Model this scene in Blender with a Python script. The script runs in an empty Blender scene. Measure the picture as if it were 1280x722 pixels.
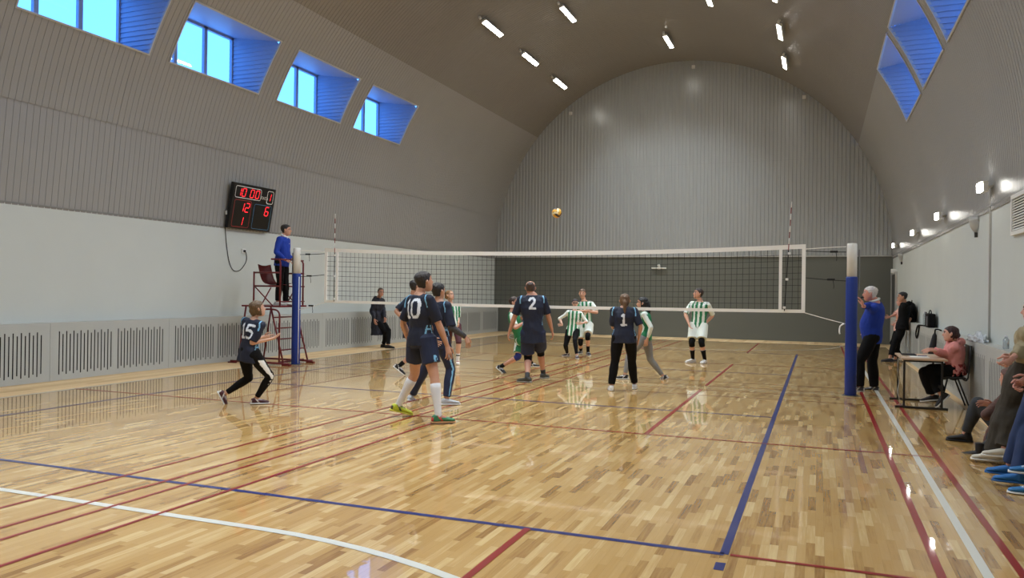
import bpy, bmesh, math, random
from mathutils import Vector, Matrix, noise
random.seed(7)
D_ = bpy.data
C = bpy.context.scene.collection
sc = bpy.context.scene
V = Vector
R_ = math.radians

# ---------------------------------------------------------------- camera
FPX, YAW, PITCH, ROLL = 982.03, 0.372320, 0.0026176, 0.013925
CAM = V((5.0425, -14.1605, 1.6558))
RT = V((math.cos(YAW), math.sin(YAW), 0)); FW0 = V((-math.sin(YAW), math.cos(YAW), 0))
_f = V((-math.sin(YAW)*math.cos(PITCH), math.cos(YAW)*math.cos(PITCH), math.sin(PITCH)))
_u = RT.cross(_f)
_r2 = RT*math.cos(ROLL) + _u*math.sin(ROLL); _u2 = -RT*math.sin(ROLL) + _u*math.cos(ROLL)
cam = D_.objects.new('camera', D_.cameras.new('camera')); C.objects.link(cam)
m = Matrix((_r2, _u2, -_f)).transposed().to_4x4(); m.translation = CAM
cam.matrix_world = m
cam.data.sensor_width = 36; cam.data.lens = FPX/1280*36; cam.data.clip_start = .05; cam.data.clip_end = 400
sc.camera = cam
sc.view_settings.view_transform = 'Standard'; sc.view_settings.look = 'None'
sc.view_settings.gamma = 1; sc.view_settings.use_curve_mapping = False
sc.view_settings.exposure = 0.68

def ray(px, py): return _f + _r2*((px-640)/FPX) - _u2*((py-361)/FPX)
def at(px, py, d):                      # point at horizontal distance d in front of the viewpoint
    r = ray(px, py); return CAM + r*(d/r.dot(FW0))
def onfloor(px, py, z=0.0):
    r = ray(px, py); return CAM + r*((z-CAM.z)/r.z)
def dist(p): return (p-CAM).dot(FW0)

# ---------------------------------------------------------------- materials
def s2l(c):
    return tuple(((x/255)/12.92 if x/255 <= .04045 else ((x/255+.055)/1.055)**2.4) for x in c)
MATS = {}
def mat(name, rgb, rough=.6, metal=0.0, var=0.0, scale=8.0, emit=None, estr=0, bump=0.0, bscale=60, coat=0.0, spec=.5, stretch=None):
    if name in MATS: return MATS[name]
    mt = D_.materials.new(name); mt.use_nodes = True
    nt = mt.node_tree; b = nt.nodes['Principled BSDF']
    col = s2l(rgb)+(1,)
    b.inputs['Base Color'].default_value = col
    b.inputs['Roughness'].default_value = rough; b.inputs['Metallic'].default_value = metal
    b.inputs['Specular IOR Level'].default_value = spec
    b.inputs['Coat Weight'].default_value = coat
    tc = nt.nodes.new('ShaderNodeTexCoord')
    vec = tc.outputs['Object']
    if stretch:
        mp = nt.nodes.new('ShaderNodeMapping'); mp.inputs['Scale'].default_value = stretch
        nt.links.new(vec, mp.inputs['Vector']); vec = mp.outputs['Vector']
    if var > 0:
        n = nt.nodes.new('ShaderNodeTexNoise'); n.inputs['Scale'].default_value = scale; n.inputs['Detail'].default_value = 4
        nt.links.new(vec, n.inputs['Vector'])
        mx = nt.nodes.new('ShaderNodeMix'); mx.data_type = 'RGBA'
        mx.inputs[6].default_value = tuple(c*(1-var) for c in col[:3])+(1,)
        mx.inputs[7].default_value = tuple(min(1, c*(1+var)) for c in col[:3])+(1,)
        nt.links.new(n.outputs['Fac'], mx.inputs[0]); nt.links.new(mx.outputs[2], b.inputs['Base Color'])
    if bump > 0:
        n2 = nt.nodes.new('ShaderNodeTexNoise'); n2.inputs['Scale'].default_value = bscale; n2.inputs['Detail'].default_value = 3
        nt.links.new(vec, n2.inputs['Vector'])
        bp = nt.nodes.new('ShaderNodeBump'); bp.inputs['Strength'].default_value = bump; bp.inputs['Distance'].default_value = .01
        nt.links.new(n2.outputs['Fac'], bp.inputs['Height']); nt.links.new(bp.outputs['Normal'], b.inputs['Normal'])
    if emit:
        b.inputs['Emission Color'].default_value = s2l(emit)+(1,); b.inputs['Emission Strength'].default_value = estr
    MATS[name] = mt; return mt

WALL_C = (194, 200, 196)
m_wall = mat('painted_wall', WALL_C, .7, var=.04, scale=1.2)
m_wallR = m_wall
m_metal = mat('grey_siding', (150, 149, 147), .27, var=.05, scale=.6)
m_metal_up_shaded = mat('grey_siding_vault_shaded', (134, 130, 124), .25, var=.05, scale=.6)  # same siding, colour darkened and browned for the dimmer light up there
m_metal_back = mat('grey_siding_end', (166, 170, 170), .22, var=.04, scale=.6)
m_dark = mat('dark_grey_panel', (103, 106, 99), .6, var=.03, scale=.8)
m_trim = mat('light_metal_trim', (178, 178, 174), .4)
m_grille = mat('grille_grey', (178, 180, 175), .5, var=.03, scale=2)
m_black = mat('black_recess_shade', (14, 14, 15), .8)  # flat black standing in for the shade inside slots and louvres
m_white = mat('white_paint', (225, 226, 222), .5)
m_whiteband = mat('white_webbing', (248, 248, 244), .8)
m_cord = mat('black_cord', (22, 22, 24), .8)
m_red = mat('oxblood_painted_steel', (105, 22, 28), .4)
m_blue = mat('blue_vinyl_pad', (10, 46, 130), .5, bump=.15, bscale=12)
m_lamp = mat('led_diffuser', (255, 255, 255), .4, emit=(255, 253, 244), estr=20)
m_frame = mat('grey_window_frame', (150, 160, 175), .4)
m_siding = mat('pale_blue_reveal_siding', (146, 160, 184), .45, var=.03)

def parquet(name, lo, mid, hi, w, L, rough, matte=False):
    mt = D_.materials.new(name); mt.use_nodes = True; nt = mt.node_tree; b = nt.nodes['Principled BSDF']
    N = nt.nodes.new; K = nt.links.new
    def math_(op, a, bb=None, c=None):
        n = N('ShaderNodeMath'); n.operation = op
        for i, x in enumerate((a, bb, c)):
            if x is None: continue
            if isinstance(x, (int, float)): n.inputs[i].default_value = x
            else: K(x, n.inputs[i])
        return n.outputs[0]
    tc = N('ShaderNodeTexCoord'); sp = N('ShaderNodeSeparateXYZ'); K(tc.outputs['Object'], sp.inputs[0])
    x, y = sp.outputs[0], sp.outputs[1]
    xs = math_('DIVIDE', x, w); cx = math_('FLOOR', xs)
    wn = N('ShaderNodeTexWhiteNoise'); wn.noise_dimensions = '1D'; K(cx, wn.inputs['W'])
    ys = math_('ADD', math_('DIVIDE', y, L), math_('MULTIPLY', wn.outputs['Value'], 7.3)); cy = math_('FLOOR', ys)
    cb = N('ShaderNodeCombineXYZ'); K(cx, cb.inputs[0]); K(cy, cb.inputs[1])
    w2 = N('ShaderNodeTexWhiteNoise'); w2.noise_dimensions = '2D'; K(cb.outputs[0], w2.inputs['Vector'])
    mp = N('ShaderNodeMapping'); mp.inputs['Scale'].default_value = (60, 3.5, 1); K(tc.outputs['Object'], mp.inputs['Vector'])
    ad = N('ShaderNodeVectorMath'); ad.operation = 'ADD'; K(mp.outputs[0], ad.inputs[0])
    sc3 = N('ShaderNodeVectorMath'); sc3.operation = 'SCALE'; sc3.inputs['Scale'].default_value = 37.0; K(w2.outputs['Color'], sc3.inputs[0])
    K(sc3.outputs[0], ad.inputs[1])
    gn = N('ShaderNodeTexNoise'); gn.inputs['Scale'].default_value = 1; gn.inputs['Detail'].default_value = 3; K(ad.outputs[0], gn.inputs['Vector'])
    v = math_('ADD', math_('MULTIPLY', w2.outputs['Value'], .82), math_('MULTIPLY', math_('SUBTRACT', gn.outputs['Fac'], .5), .45))
    v = math_('ADD', v, .09)
    cr = N('ShaderNodeValToRGB'); K(v, cr.inputs[0]); e = cr.color_ramp.elements
    e[0].position = 0; e[0].color = s2l(lo)+(1,)
    e[1].position = 1; e[1].color = s2l(hi)+(1,)
    for p_, t_ in ((.16, .45), (.3, .9), (.7, 1.12)):
        el = cr.color_ramp.elements.new(p_)
        c0 = s2l(lo); c1 = s2l(mid); c2 = s2l(hi)
        el.color = tuple((c0[i]+(c1[i]-c0[i])*t_) if t_ <= 1 else c1[i]+(c2[i]-c1[i])*(t_-1)*1.5 for i in range(3))+(1,)
    # fine joints
    fx = math_('FRACT', xs); fy = math_('FRACT', ys)
    ex = math_('LESS_THAN', fx, .018); ey = math_('LESS_THAN', fy, .0035)
    ed = math_('MAXIMUM', ex, ey)
    mx = N('ShaderNodeMix'); mx.data_type = 'RGBA'; K(math_('MULTIPLY', ed, .35), mx.inputs[0]); K(cr.outputs[0], mx.inputs[6])
    mx.inputs[7].default_value = (.05, .03, .015, 1)
    K(mx.outputs[2], b.inputs['Base Color'])
    b.inputs['Roughness'].default_value = rough
    if not matte:
        b.inputs['Coat Weight'].default_value = .78; b.inputs['Coat Roughness'].default_value = .02; b.inputs['Coat IOR'].default_value = 1.5
        b.inputs['Specular IOR Level'].default_value = .45
        nz = N('ShaderNodeTexNoise'); nz.inputs['Scale'].default_value = 9; nz.inputs['Detail'].default_value = 2
        K(tc.outputs['Object'], nz.inputs['Vector'])
        bp = N('ShaderNodeBump'); bp.inputs['Strength'].default_value = .03; bp.inputs['Distance'].default_value = .01
        K(nz.outputs['Fac'], bp.inputs['Height']); K(bp.outputs[0], b.inputs['Coat Normal'])
    MATS[name] = mt; return mt
m_parquet = parquet('lacquered_parquet', (146, 102, 50), (202, 160, 94), (234, 204, 146), .056, .43, .25)
m_pine = parquet('pale_pine_boards', (196, 160, 112), (222, 190, 142), (236, 208, 162), .12, 2.2, .55, True)
def linemat(n, c): 
    mt = mat(n, c, .32, coat=.5); mt.node_tree.nodes['Principled BSDF'].inputs['Coat Roughness'].default_value = .05; return mt
ml_red = linemat('red_court_paint', (148, 16, 16)); ml_blue = linemat('blue_court_paint', (10, 36, 112)); ml_white = linemat('white_court_paint', (222, 222, 214))
ml_pale = linemat('pale_court_paint', (214, 196, 160)); ml_dred = linemat('dark_red_court_paint', (112, 44, 36))

# ---------------------------------------------------------------- mesh helpers
def link(name, me, parent=None):
    o = D_.objects.new(name, me); C.objects.link(o)
    if parent is not None:
        o.parent = parent
        o.matrix_parent_inverse = parent_inv(parent)
    return o
def parent_inv(p):
    mw = Matrix.Identity(4); q = p
    while q is not None:
        loc = Matrix.LocRotScale(q.location, q.rotation_euler, q.scale)
        mw = (q.matrix_parent_inverse @ loc @ mw) if q.parent is not None else loc @ mw
        q = q.parent
    return mw.inverted()
def finish(name, bm, mats, parent=None, smooth=False, recalc=True):
    if recalc: bmesh.ops.recalc_face_normals(bm, faces=bm.faces)
    me = D_.meshes.new(name); bm.to_mesh(me); bm.free()
    if not isinstance(mats, (list, tuple)): mats = [mats]
    for x in mats: me.materials.append(x)
    if smooth:
        for p in me.polygons: p.use_smooth = True
    return link(name, me, parent)
def tag(o, label=None, cat=None, group=None, kind=None):
    if label: o['label'] = label
    if cat: o['category'] = cat
    if group: o['group'] = group
    if kind: o['kind'] = kind
    return o
def struct(o): o['kind'] = 'structure'; return o
def empty(name, loc, label=None, cat=None, group=None):
    o = D_.objects.new(name, None); C.objects.link(o); o.location = loc; o.empty_display_size = .1
    return tag(o, label, cat, group)
def box(bm, lo, hi, mi=0, bev=0.0, M=None):
    vs = []
    for x in (lo[0], hi[0]):
        for y in (lo[1], hi[1]):
            for z in (lo[2], hi[2]):
                v = V((x, y, z)); vs.append(bm.verts.new(M @ v if M else v))
    fs = [bm.faces.new([vs[i] for i in q]) for q in ((0,1,3,2),(4,6,7,5),(0,4,5,1),(2,3,7,6),(0,2,6,4),(1,5,7,3))]
    for f in fs: f.material_index = mi
    if bev > 0:
        es = list({e for f in fs for e in f.edges})
        r = bmesh.ops.bevel(bm, geom=es, offset=bev, segments=2, affect='EDGES', profile=.6)
        for f in r['faces']: f.material_index = mi
def loft(bm, rings, n=12, mi=0, cap=True):
    prev = None; rs = []
    for c, A, B in rings:
        r = [bm.verts.new(c + A*math.cos(2*math.pi*i/n) + B*math.sin(2*math.pi*i/n)) for i in range(n)]
        if prev:
            for i in range(n):
                f = bm.faces.new((prev[i], prev[(i+1) % n], r[(i+1) % n], r[i])); f.material_index = mi
        prev = r; rs.append(r)
    if cap:
        f = bm.faces.new(list(reversed(rs[0]))); f.material_index = mi
        f = bm.faces.new(rs[-1]); f.material_index = mi
def catmull(P, k=4):
    out = []
    n = len(P)
    for i in range(n-1):
        p0 = P[max(i-1, 0)]; p1 = P[i]; p2 = P[i+1]; p3 = P[min(i+2, n-1)]
        for j in range(k):
            t = j/k
            out.append(.5*((2*p1) + (p2-p0)*t + (2*p0-5*p1+4*p2-p3)*t*t + (3*p1-p0-3*p2+p3)*t**3))
    out.append(P[-1]); return out
def tube(bm, P, r, n=10, k=1, mi=0, ref=None, flat=1.0):
    """tube through points P with radii r (number or list); ref = preferred direction of axis A, flat = B/A"""
    P = [V(p) for p in P]
    rr = r if isinstance(r, (list, tuple)) else [r]*len(P)
    if k > 1:
        Q = catmull(P, k); q = []
        for i in range(len(P)-1):
            for j in range(k): q.append(rr[i] + (rr[i+1]-rr[i])*j/k)
        q.append(rr[-1]); P, rr = Q, q
    rings = []; A = None
    for i, p in enumerate(P):
        t = (P[min(i+1, len(P)-1)] - P[max(i-1, 0)])
        if t.length < 1e-9: t = V((0, 0, 1))
        t.normalize()
        if A is None:
            a = V(ref) if ref is not None else (V((0, 0, 1)) if abs(t.z) < .9 else V((1, 0, 0)))
            A = (a - t*a.dot(t)).normalized()
        else: A = (A - t*A.dot(t)).normalized()
        B = t.cross(A)
        rings.append((p, A*rr[i], B*rr[i]*flat))
    loft(bm, rings, n, mi)
def rod(name, P, r, m_, parent=None, n=8, k=1, smooth=True):
    bm = bmesh.new(); tube(bm, P, r, n, k); return finish(name, bm, m_, parent, smooth)
def ball(bm, c, rx, ry=None, rz=None, M=None, n=14, mi=0):
    ry = ry or rx; rz = rz or rx
    r = bmesh.ops.create_uvsphere(bm, u_segments=n, v_segments=max(6, n//2+2), radius=1)
    for v in r['verts']:
        q = V((v.co.x*rx, v.co.y*ry, v.co.z*rz)); v.co = (M @ q if M else q) + V(c)
    for v in r['verts']:
        for f in v.link_faces: f.material_index = mi
def boxobj(name, lo, hi, m_, parent=None, bev=0.0):
    bm = bmesh.new(); box(bm, lo, hi, bev=bev); return finish(name, bm, m_, parent)

HW, YB, YF = 7.4, 15.7, -15.7
ZC, RAD = 3.0, 7.4

# ================================================================= FLOOR
def build_floor():
    bm = bmesh.new()
    def quad(x0, y0, x1, y1, z, mi):
        f = bm.faces.new([bm.verts.new((x, y, z)) for x, y in ((x0, y0), (x1, y0), (x1, y1), (x0, y1))]); f.material_index = mi
    quad(-6.02, YF, HW+.1, 13.98, 0, 0)
    quad(-HW-.1, YF, -6.02, YB+.1, 0, 1); quad(-6.02, 13.98, HW+.1, YB+.1, 0, 1)
    quad(7.08, YF, 7.2, 13.98, .001, 1)
    z = {2: .0034, 3: .0022, 4: .0028, 5: .0016, 6: .0012}   # red, blue, white, pale, dark red
    def lx(x, y0, y1, w, mi): quad(x-w/2, y0, x+w/2, y1, z[mi], mi)
    def ly(y, x0, x1, w, mi): quad(x0, y-w/2, x1, y+w/2, z[mi], mi)
    for s in (-1, 1):
        lx(4.5*s, -9, 9, .055, 3); ly(9*s, -4.5, 4.5, .055, 3); ly(3*s, -4.5, 4.5, .05, 3)
        for sx in (-1, 1): quad(4.5*sx-.03, 9.24*s-.07, 4.5*sx+.03, 9.24*s+.07, z[3], 3)
        lx(6*s, -14, 14, .06, 4)
        ly(5*s, .13, 6.2, .04, 2); ly(9*s, 4.54, 6.2, .04, 2); ly(9*s, -6, -4.54, .04, 2); ly(5*s, -6, -.11, .04, 2)
        for y in (.33, 1.06): ly(y*s, .13, 6.2, .035, 6); ly(y*s, -6, -.11, .035, 6)
        for a, b in ((9, 13.7), (.33, 5)):
            lx(3.17, min(a*s, b*s), max(a*s, b*s), .05, 2); lx(-3.1, min(a*s, b*s), max(a*s, b*s), .04, 6)
        # goal area: straight piece and quarter circles
        Rg = 4.25; pts = []
        for i in range(25):
            a = math.pi/2*i/24; pts.append((1.5+Rg*math.cos(a), Rg*math.sin(a)))
        pts += [(-x, y) for x, y in reversed(pts)]
        for i in range(len(pts)-1):
            q = []
            for (x, y), (x2, y2) in ((pts[i], pts[i+1]),):
                d = V((x2-x, y2-y, 0)).normalized(); nn = V((-d.y, d.x, 0))*.035
                for X, Y, sg in ((x, y, 1), (x2, y2, 1), (x2, y2, -1), (x, y, -1)):
                    q.append(bm.verts.new((X+nn.x*sg, s*(-14+Y+nn.y*sg), z[4])))
            f = bm.faces.new(q); f.material_index = 4
    ly(0, -6, 6, .05, 5)
    for x in (.59, .13, -.11, -.57): lx(x, -13.7, 13.7, .036, 2)
    lx(5.74, -13.7, 13.7, .052, 2); lx(6.2, -13.7, 13.7, .052, 2)
    for f in bm.faces:
        if f.normal.z < 0 or True:
            f.normal_update()
            if f.normal.z < 0: f.normal_flip()
    struct(finish('floor', bm, [m_parquet, m_pine, ml_red, ml_blue, ml_white, ml_pale, ml_dred], recalc=False))
build_floor()

# ================================================================= WALLS
for s, nm in ((-1, 'left'), (1, 'right')):
    bm = bmesh.new()
    x0, x1 = (s*HW, s*(HW+.12))
    box(bm, (min(x0, x1), YF, 0), (max(x0, x1), YB, ZC))
    struct(finish('wall_'+nm, bm, m_wall))
    bm = bmesh.new()
    box(bm, (min(s*(HW-.016), s*(HW+.02)), YF, ZC-.005), (max(s*(HW-.016), s*(HW+.02)), YB, ZC+.02))
    struct(finish('trim_1' if s < 0 else 'trim_2', bm, mat('grey_drip_trim', (128, 128, 126), .4)))
def arcpts(x): return ZC + math.sqrt(max(0, (RAD+.05)**2 - x*x))
def end_wall(Y, nm, inward):
    # flat dark lower wall and a ribbed upper wall cut to the arch
    bm = bmesh.new()
    box(bm, (-HW-.1, min(Y, Y+.12*-inward), 0), (HW+.1, max(Y, Y+.12*-inward), ZC+.04), 0)
    pitch = .135; prof = ((0, 0), (.30, 0), (.42, .022), (.85, .022), (.97, 0))
    xs = []
    k = int(2*HW/pitch)+2
    for i in range(k):
        for a, d in prof: xs.append((-HW-.08+(i+a)*pitch, d))
    xs = [q for q in xs if abs(q[0]) < HW+.03]
    for (za, zb, off) in ((ZC+.04, 6.5, .0), (6.5, 30, .012)):
        prev = None
        for x, d in xs:
            zt = min(zb, arcpts(x)+.02)
            if zt <= za: prev = None; continue
            y = Y + inward*(.01 + d + off)
            cur = (bm.verts.new((x, y, za)), bm.verts.new((x, y, zt)))
            if prev: 
                f = bm.faces.new((prev[0], cur[0], cur[1], prev[1])); f.material_index = 1
            prev = cur
    box(bm, (-HW, min(Y, Y+inward*.05), ZC+.02), (HW, max(Y, Y+inward*.05), ZC+.06), 2)
    box(bm, (-HW-.2, min(Y+.2*-inward, Y+.1*-inward), ZC), (HW+.2, max(Y+.2*-inward, Y+.1*-inward), ZC+RAD+.4), 0)
    struct(finish('wall_'+nm, bm, [m_dark, m_metal_back, m_trim]))
end_wall(YB, 'back', -1); end_wall(YF, 'front', 1)

WIN_L = [(-8.75, -6.12), (-5.55, -2.92), (-2.42, .18), (.80, 3.40), (4.01, 6.56), (-11.95, -9.3)]  # windows out of view to the rear are added to let in daylight
WIN_R = [(3.21, 5.87), (.21, 2.81), (-2.8, -.2), (-5.8, -3.2), (-8.8, -6.2), (-11.8, -9.2)]  # unseen rear windows on this side too, added for daylight
AL, AR = (24.0, 33.9), (21.2, 32.1)
def build_vault():
    ys = set(); pitch = .118
    i = 0; y = YF
    prof = {}
    while y < YB:
        for a, d in ((0, 0), (.88, 0), (.925, 1), (.965, 1)):
            prof[round(y+a*pitch, 4)] = d
        y += pitch
    for a, b in WIN_L+WIN_R: prof.setdefault(round(a, 4), 0); prof.setdefault(round(b, 4), 0)
    prof[YB+.02] = 0
    Y = sorted(prof)
    # bands by angle from the right springing; radial offset makes the lap seams
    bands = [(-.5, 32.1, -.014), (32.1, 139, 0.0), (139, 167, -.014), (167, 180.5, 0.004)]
    bm = bmesh.new()
    for b, (a0, a1, off) in enumerate(bands):
        brk = [a0, a1] + ([AR[0]] if b == 0 else []) + ([180-AL[0], 180-AL[1]] if b == 2 else [])
        brk = sorted(brk); angs = []
        for p, q in zip(brk, brk[1:]):
            n = 1 if b == 3 else max(1, round((q-p)/2.2)); angs += [p+(q-p)*j/n for j in range(n)]
        angs.append(brk[-1])
        grid = []
        for a in angs:
            ca, sa = math.cos(R_(a)), math.sin(R_(a)); row = []
            for yy in Y:
                r = RAD + off + (.008 if prof[yy] else 0)
                row.append(bm.verts.new((r*ca, yy, ZC+r*sa)))
            grid.append(row)
        for i in range(len(angs)-1):
            am = (angs[i]+angs[i+1])/2
            for j in range(len(Y)-1):
                ym = (Y[j]+Y[j+1])/2
                if AR[0] < am < AR[1] and any(p < ym < q for p, q in WIN_R): continue
                if 180-AL[1] < am < 180-AL[0] and any(p < ym < q for p, q in WIN_L): continue
                f = bm.faces.new((grid[i][j], grid[i][j+1], grid[i+1][j+1], grid[i+1][j]))
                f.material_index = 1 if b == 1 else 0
    # lap edges
    for a in (139, 167):
        ca, sa = math.cos(R_(a)), math.sin(R_(a))
        q = [bm.verts.new((r*ca, yy, ZC+r*sa)) for r, yy in ((RAD+.02, YF), (RAD-.014, YF), (RAD-.014, YB), (RAD+.02, YB))]
        bm.faces.new(q)
    struct(finish('ceiling', bm, [m_metal, m_metal_up_shaded], recalc=False))
build_vault()

# ---- windows set in dormers of the vault
m_glass = D_.materials.new('window_glass'); m_glass.use_nodes = True
nt = m_glass.node_tree; nt.nodes.clear()
o_ = nt.nodes.new('ShaderNodeOutputMaterial'); mix = nt.nodes.new('ShaderNodeMixShader'); tr = nt.nodes.new('ShaderNodeBsdfTransparent'); gl = nt.nodes.new('ShaderNodeBsdfGlossy')
tr.inputs[0].default_value = (.93, .98, 1, 1); gl.inputs['Roughness'].default_value = .02; mix.inputs[0].default_value = .06
nt.links.new(tr.outputs[0], mix.inputs[1]); nt.links.new(gl.outputs[0], mix.inputs[2]); nt.links.new(mix.outputs[0], o_.inputs[0])
def build_window(n, s, ya, yb, ang):
    a0, a1 = R_(ang[0]), R_(ang[1]); r = RAD-.014
    x0, z0 = r*math.cos(a0), ZC+r*math.sin(a0); x1, z1 = r*math.cos(a1), ZC+r*math.sin(a1)
    xw = 7.46; zt = z1+.24
    bm = bmesh.new()
    def Q(*p, mi=0):
        f = bm.faces.new([bm.verts.new((s*x, y, z)) for x, y, z in p]); f.material_index = mi; return f
    arc = [(r*math.cos(a1+(a0-a1)*i/10), ZC+r*math.sin(a1+(a0-a1)*i/10)) for i in range(11)]
    # reveals as overlapping horizontal boards (each board proud at its lower edge)
    def xin(z):
        if z >= z1: return x1 + (xw-x1)*(z-z1)/(zt-z1)
        return math.sqrt(max(0, r*r-(z-ZC)**2))
    zz = z0; bd = .095
    while zz < zt-1e-3:
        ze = min(zz+bd, zt)
        for y, dd in ((ya, 1), (yb, -1)):
            e = dd*.020
            Q((xw+.1, y+e, zz), (xin(zz), y+e, zz), (xin(ze-.001), y, ze), (xw+.1, y, ze))
            Q((xw+.1, y, zz), (xin(zz), y, zz), (xin(zz), y+e, zz), (xw+.1, y+e, zz))
        zz = ze
    # soffit boards
    k = 14
    for i in range(k):
        t0, t1 = i/k, (i+1)/k
        p0 = (x1+(xw+.1-x1)*t0, z1+(zt-z1)*t0); p1 = (x1+(xw+.1-x1)*t1, z1+(zt-z1)*t1)
        Q((p0[0], ya, p0[1]), (p0[0], yb, p0[1]), (p1[0], yb, p1[1]-.018), (p1[0], ya, p1[1]-.018))
        Q((p1[0], ya, p1[1]-.018), (p1[0], yb, p1[1]-.018), (p1[0], yb, p1[1]), (p1[0], ya, p1[1]))
    Q((x0, ya, z0), (x0, yb, z0), (xw+.15, yb, z0), (xw+.15, ya, z0))   # sill
    # thin edge trim round the opening, following the curve of the vault
    def P(a, rr): return (rr*math.cos(a), ZC+rr*math.sin(a))
    for y in (ya, yb):
        for i in range(10):
            b0, b1 = a1+(a0-a1)*i/10, a1+(a0-a1)*(i+1)/10
            (xa, za), (xb, zb) = P(b0, r-.02), P(b1, r-.02)
            (xc, zc2), (xd, zd) = P(b0, r+.03), P(b1, r+.03)
            for y2, y3 in ((y-.013, y+.013),):
                Q((xa, y2, za), (xa, y3, za), (xb, y3, zb), (xb, y2, zb), mi=1)
                Q((xa, y2, za), (xb, y2, zb), (xd, y2, zd), (xc, y2, zc2), mi=1)
                Q((xa, y3, za), (xb, y3, zb), (xd, y3, zd), (xc, y3, zc2), mi=1)
    for a in (a0, a1):
        (xa, za), (xb, zb) = P(a-.002, r-.022), P(a+.002, r-.022)
        Q((xa, ya-.013, za), (xa, yb+.013, za), (xb, yb+.013, zb), (xb, ya-.013, zb), mi=1)
        (xc, zc2) = P(a-.002, r+.03); Q((xa, ya-.013, za), (xa, yb+.013, za), (xc, yb+.013, zc2), (xc, ya-.013, zc2), mi=1)
        (xc, zc2) = P(a+.002, r+.03); Q((xb, ya-.013, zb), (xb, yb+.013, zb), (xc, yb+.013, zc2), (xc, ya-.013, zc2), mi=1)
    w = finish('window_%d' % n, bm, [m_siding, m_trim], recalc=False); struct(w)
    fr = bmesh.new(); mull = [ya, ya+(yb-ya)*.34, ya+(yb-ya)*.67, yb]
    xa, xb = sorted((s*(xw), s*(xw+.07)))
    for y in mull:
        box(fr, (xa, max(ya, y-.045), z0), (xb, min(yb, y+.045), zt))
    box(fr, (xa, ya, z0), (xb, yb, z0+.07)); box(fr, (xa, ya, zt-.09), (xb, yb, zt))
    finish('window_frame', fr, m_frame, w)
    for i in range(3):
        g = bmesh.new(); box(g, (s*(xw+.03)-.004, mull[i]+.04, z0+.06), (s*(xw+.03)+.004, mull[i+1]-.04, zt-.08)); finish('pane', g, m_glass, w)
n = 0
for a, b in WIN_L: n += 1; build_window(n, -1, a, b, AL)
for a, b in WIN_R: n += 1; build_window(n, 1, a, b, AR)

# world: dusk-blue bright sky
wd = D_.worlds.new('sky'); sc.world = wd; wd.use_nodes = True; nt = wd.node_tree
bg = nt.nodes['Background']; tcw = nt.nodes.new('ShaderNodeTexCoord'); sx = nt.nodes.new('ShaderNodeSeparateXYZ')
crw = nt.nodes.new('ShaderNodeValToRGB'); nt.links.new(tcw.outputs['Generated'], sx.inputs[0]); nt.links.new(sx.outputs[2], crw.inputs[0])
crw.color_ramp.elements[0].position = 0.0; crw.color_ramp.elements[0].color = (.30, .95, 2.6, 1)
crw.color_ramp.elements[1].position = .9; crw.color_ramp.elements[1].color = (.14, .55, 2.2, 1)
nt.links.new(crw.outputs[0], bg.inputs[0]); bg.inputs[1].default_value = 1.0

# right wall: joint strip, vent, door, sconces
struct(boxobj('trim_3', (7.37, -.84, 1.0), (7.42, -.80, 3.0), m_trim))
d = struct(boxobj('door_1', (7.36, 14.0, 0), (7.42, 15.5, 2.38), mat('door_shadow', (70, 72, 72), .5)))
bm = bmesh.new()
box(bm, (7.33, 13.9, 0), (7.42, 14.0, 2.46)); box(bm, (7.33, 15.5, 0), (7.42, 15.62, 2.46)); box(bm, (7.33, 14.0, 2.38), (7.42, 15.5, 2.46))
finish('door_frame', bm, m_trim, d)
boxobj('door_handle', (7.30, 14.1, 1.0), (7.36, 14.24, 1.03), m_trim, d)
v = empty('ventilation_grille', (7.38, -3.1, 2.75), 'white louvred ventilation grille high on the right wall under the vault', 'vent')
bm = bmesh.new()
for lo, hi in (((7.35, -3.7, 2.93), (7.4, -2.3, 2.98)), ((7.35, -3.7, 2.46), (7.4, -2.3, 2.51)), ((7.35, -2.36, 2.51), (7.4, -2.3, 2.93)), ((7.35, -3.7, 2.51), (7.4, -3.64, 2.93))): box(bm, lo, hi)
finish('frame', bm, m_white, v)
bm = bmesh.new()
for i in range(12):
    z = 2.52+i*.034; box(bm, (-.004, -3.64, -.014), (.004, -2.36, .014), M=Matrix.Translation((7.37, 0, z+.012)) @ Matrix.Rotation(R_(40), 4, 'Y'))
finish('louvres', bm, m_white, v)
boxobj('backing', (7.385, -3.66, 2.5), (7.398, -2.34, 2.94), m_black, v)  # black sheet painted as the shade behind the louvres
for (y, z, lb) in ((.28, 2.87, 'white half-round wall light high on right wall, nearer the camera beside the wall joint'), (12.43, 2.88, 'small white half-round wall light at the far end of right wall')):
    e = empty('wall_light', (7.4, y, z), lb, 'wall light', 'half-round lights on the right wall')
    bm = bmesh.new(); r = bmesh.ops.create_uvsphere(bm, u_segments=20, v_segments=12, radius=1)
    for q in r['verts']:
        q.co = V((7.4-abs(q.co.x)*.13, y+q.co.y*.17, z+.08+min(.0, q.co.z)*.26))
    finish('shade', bm, m_white, e, True)
    boxobj('bracket', (7.36, y-.03, z-.25), (7.4, y+.03, z-.17), mat('dark_plastic', (40, 40, 42), .5), e)
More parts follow.
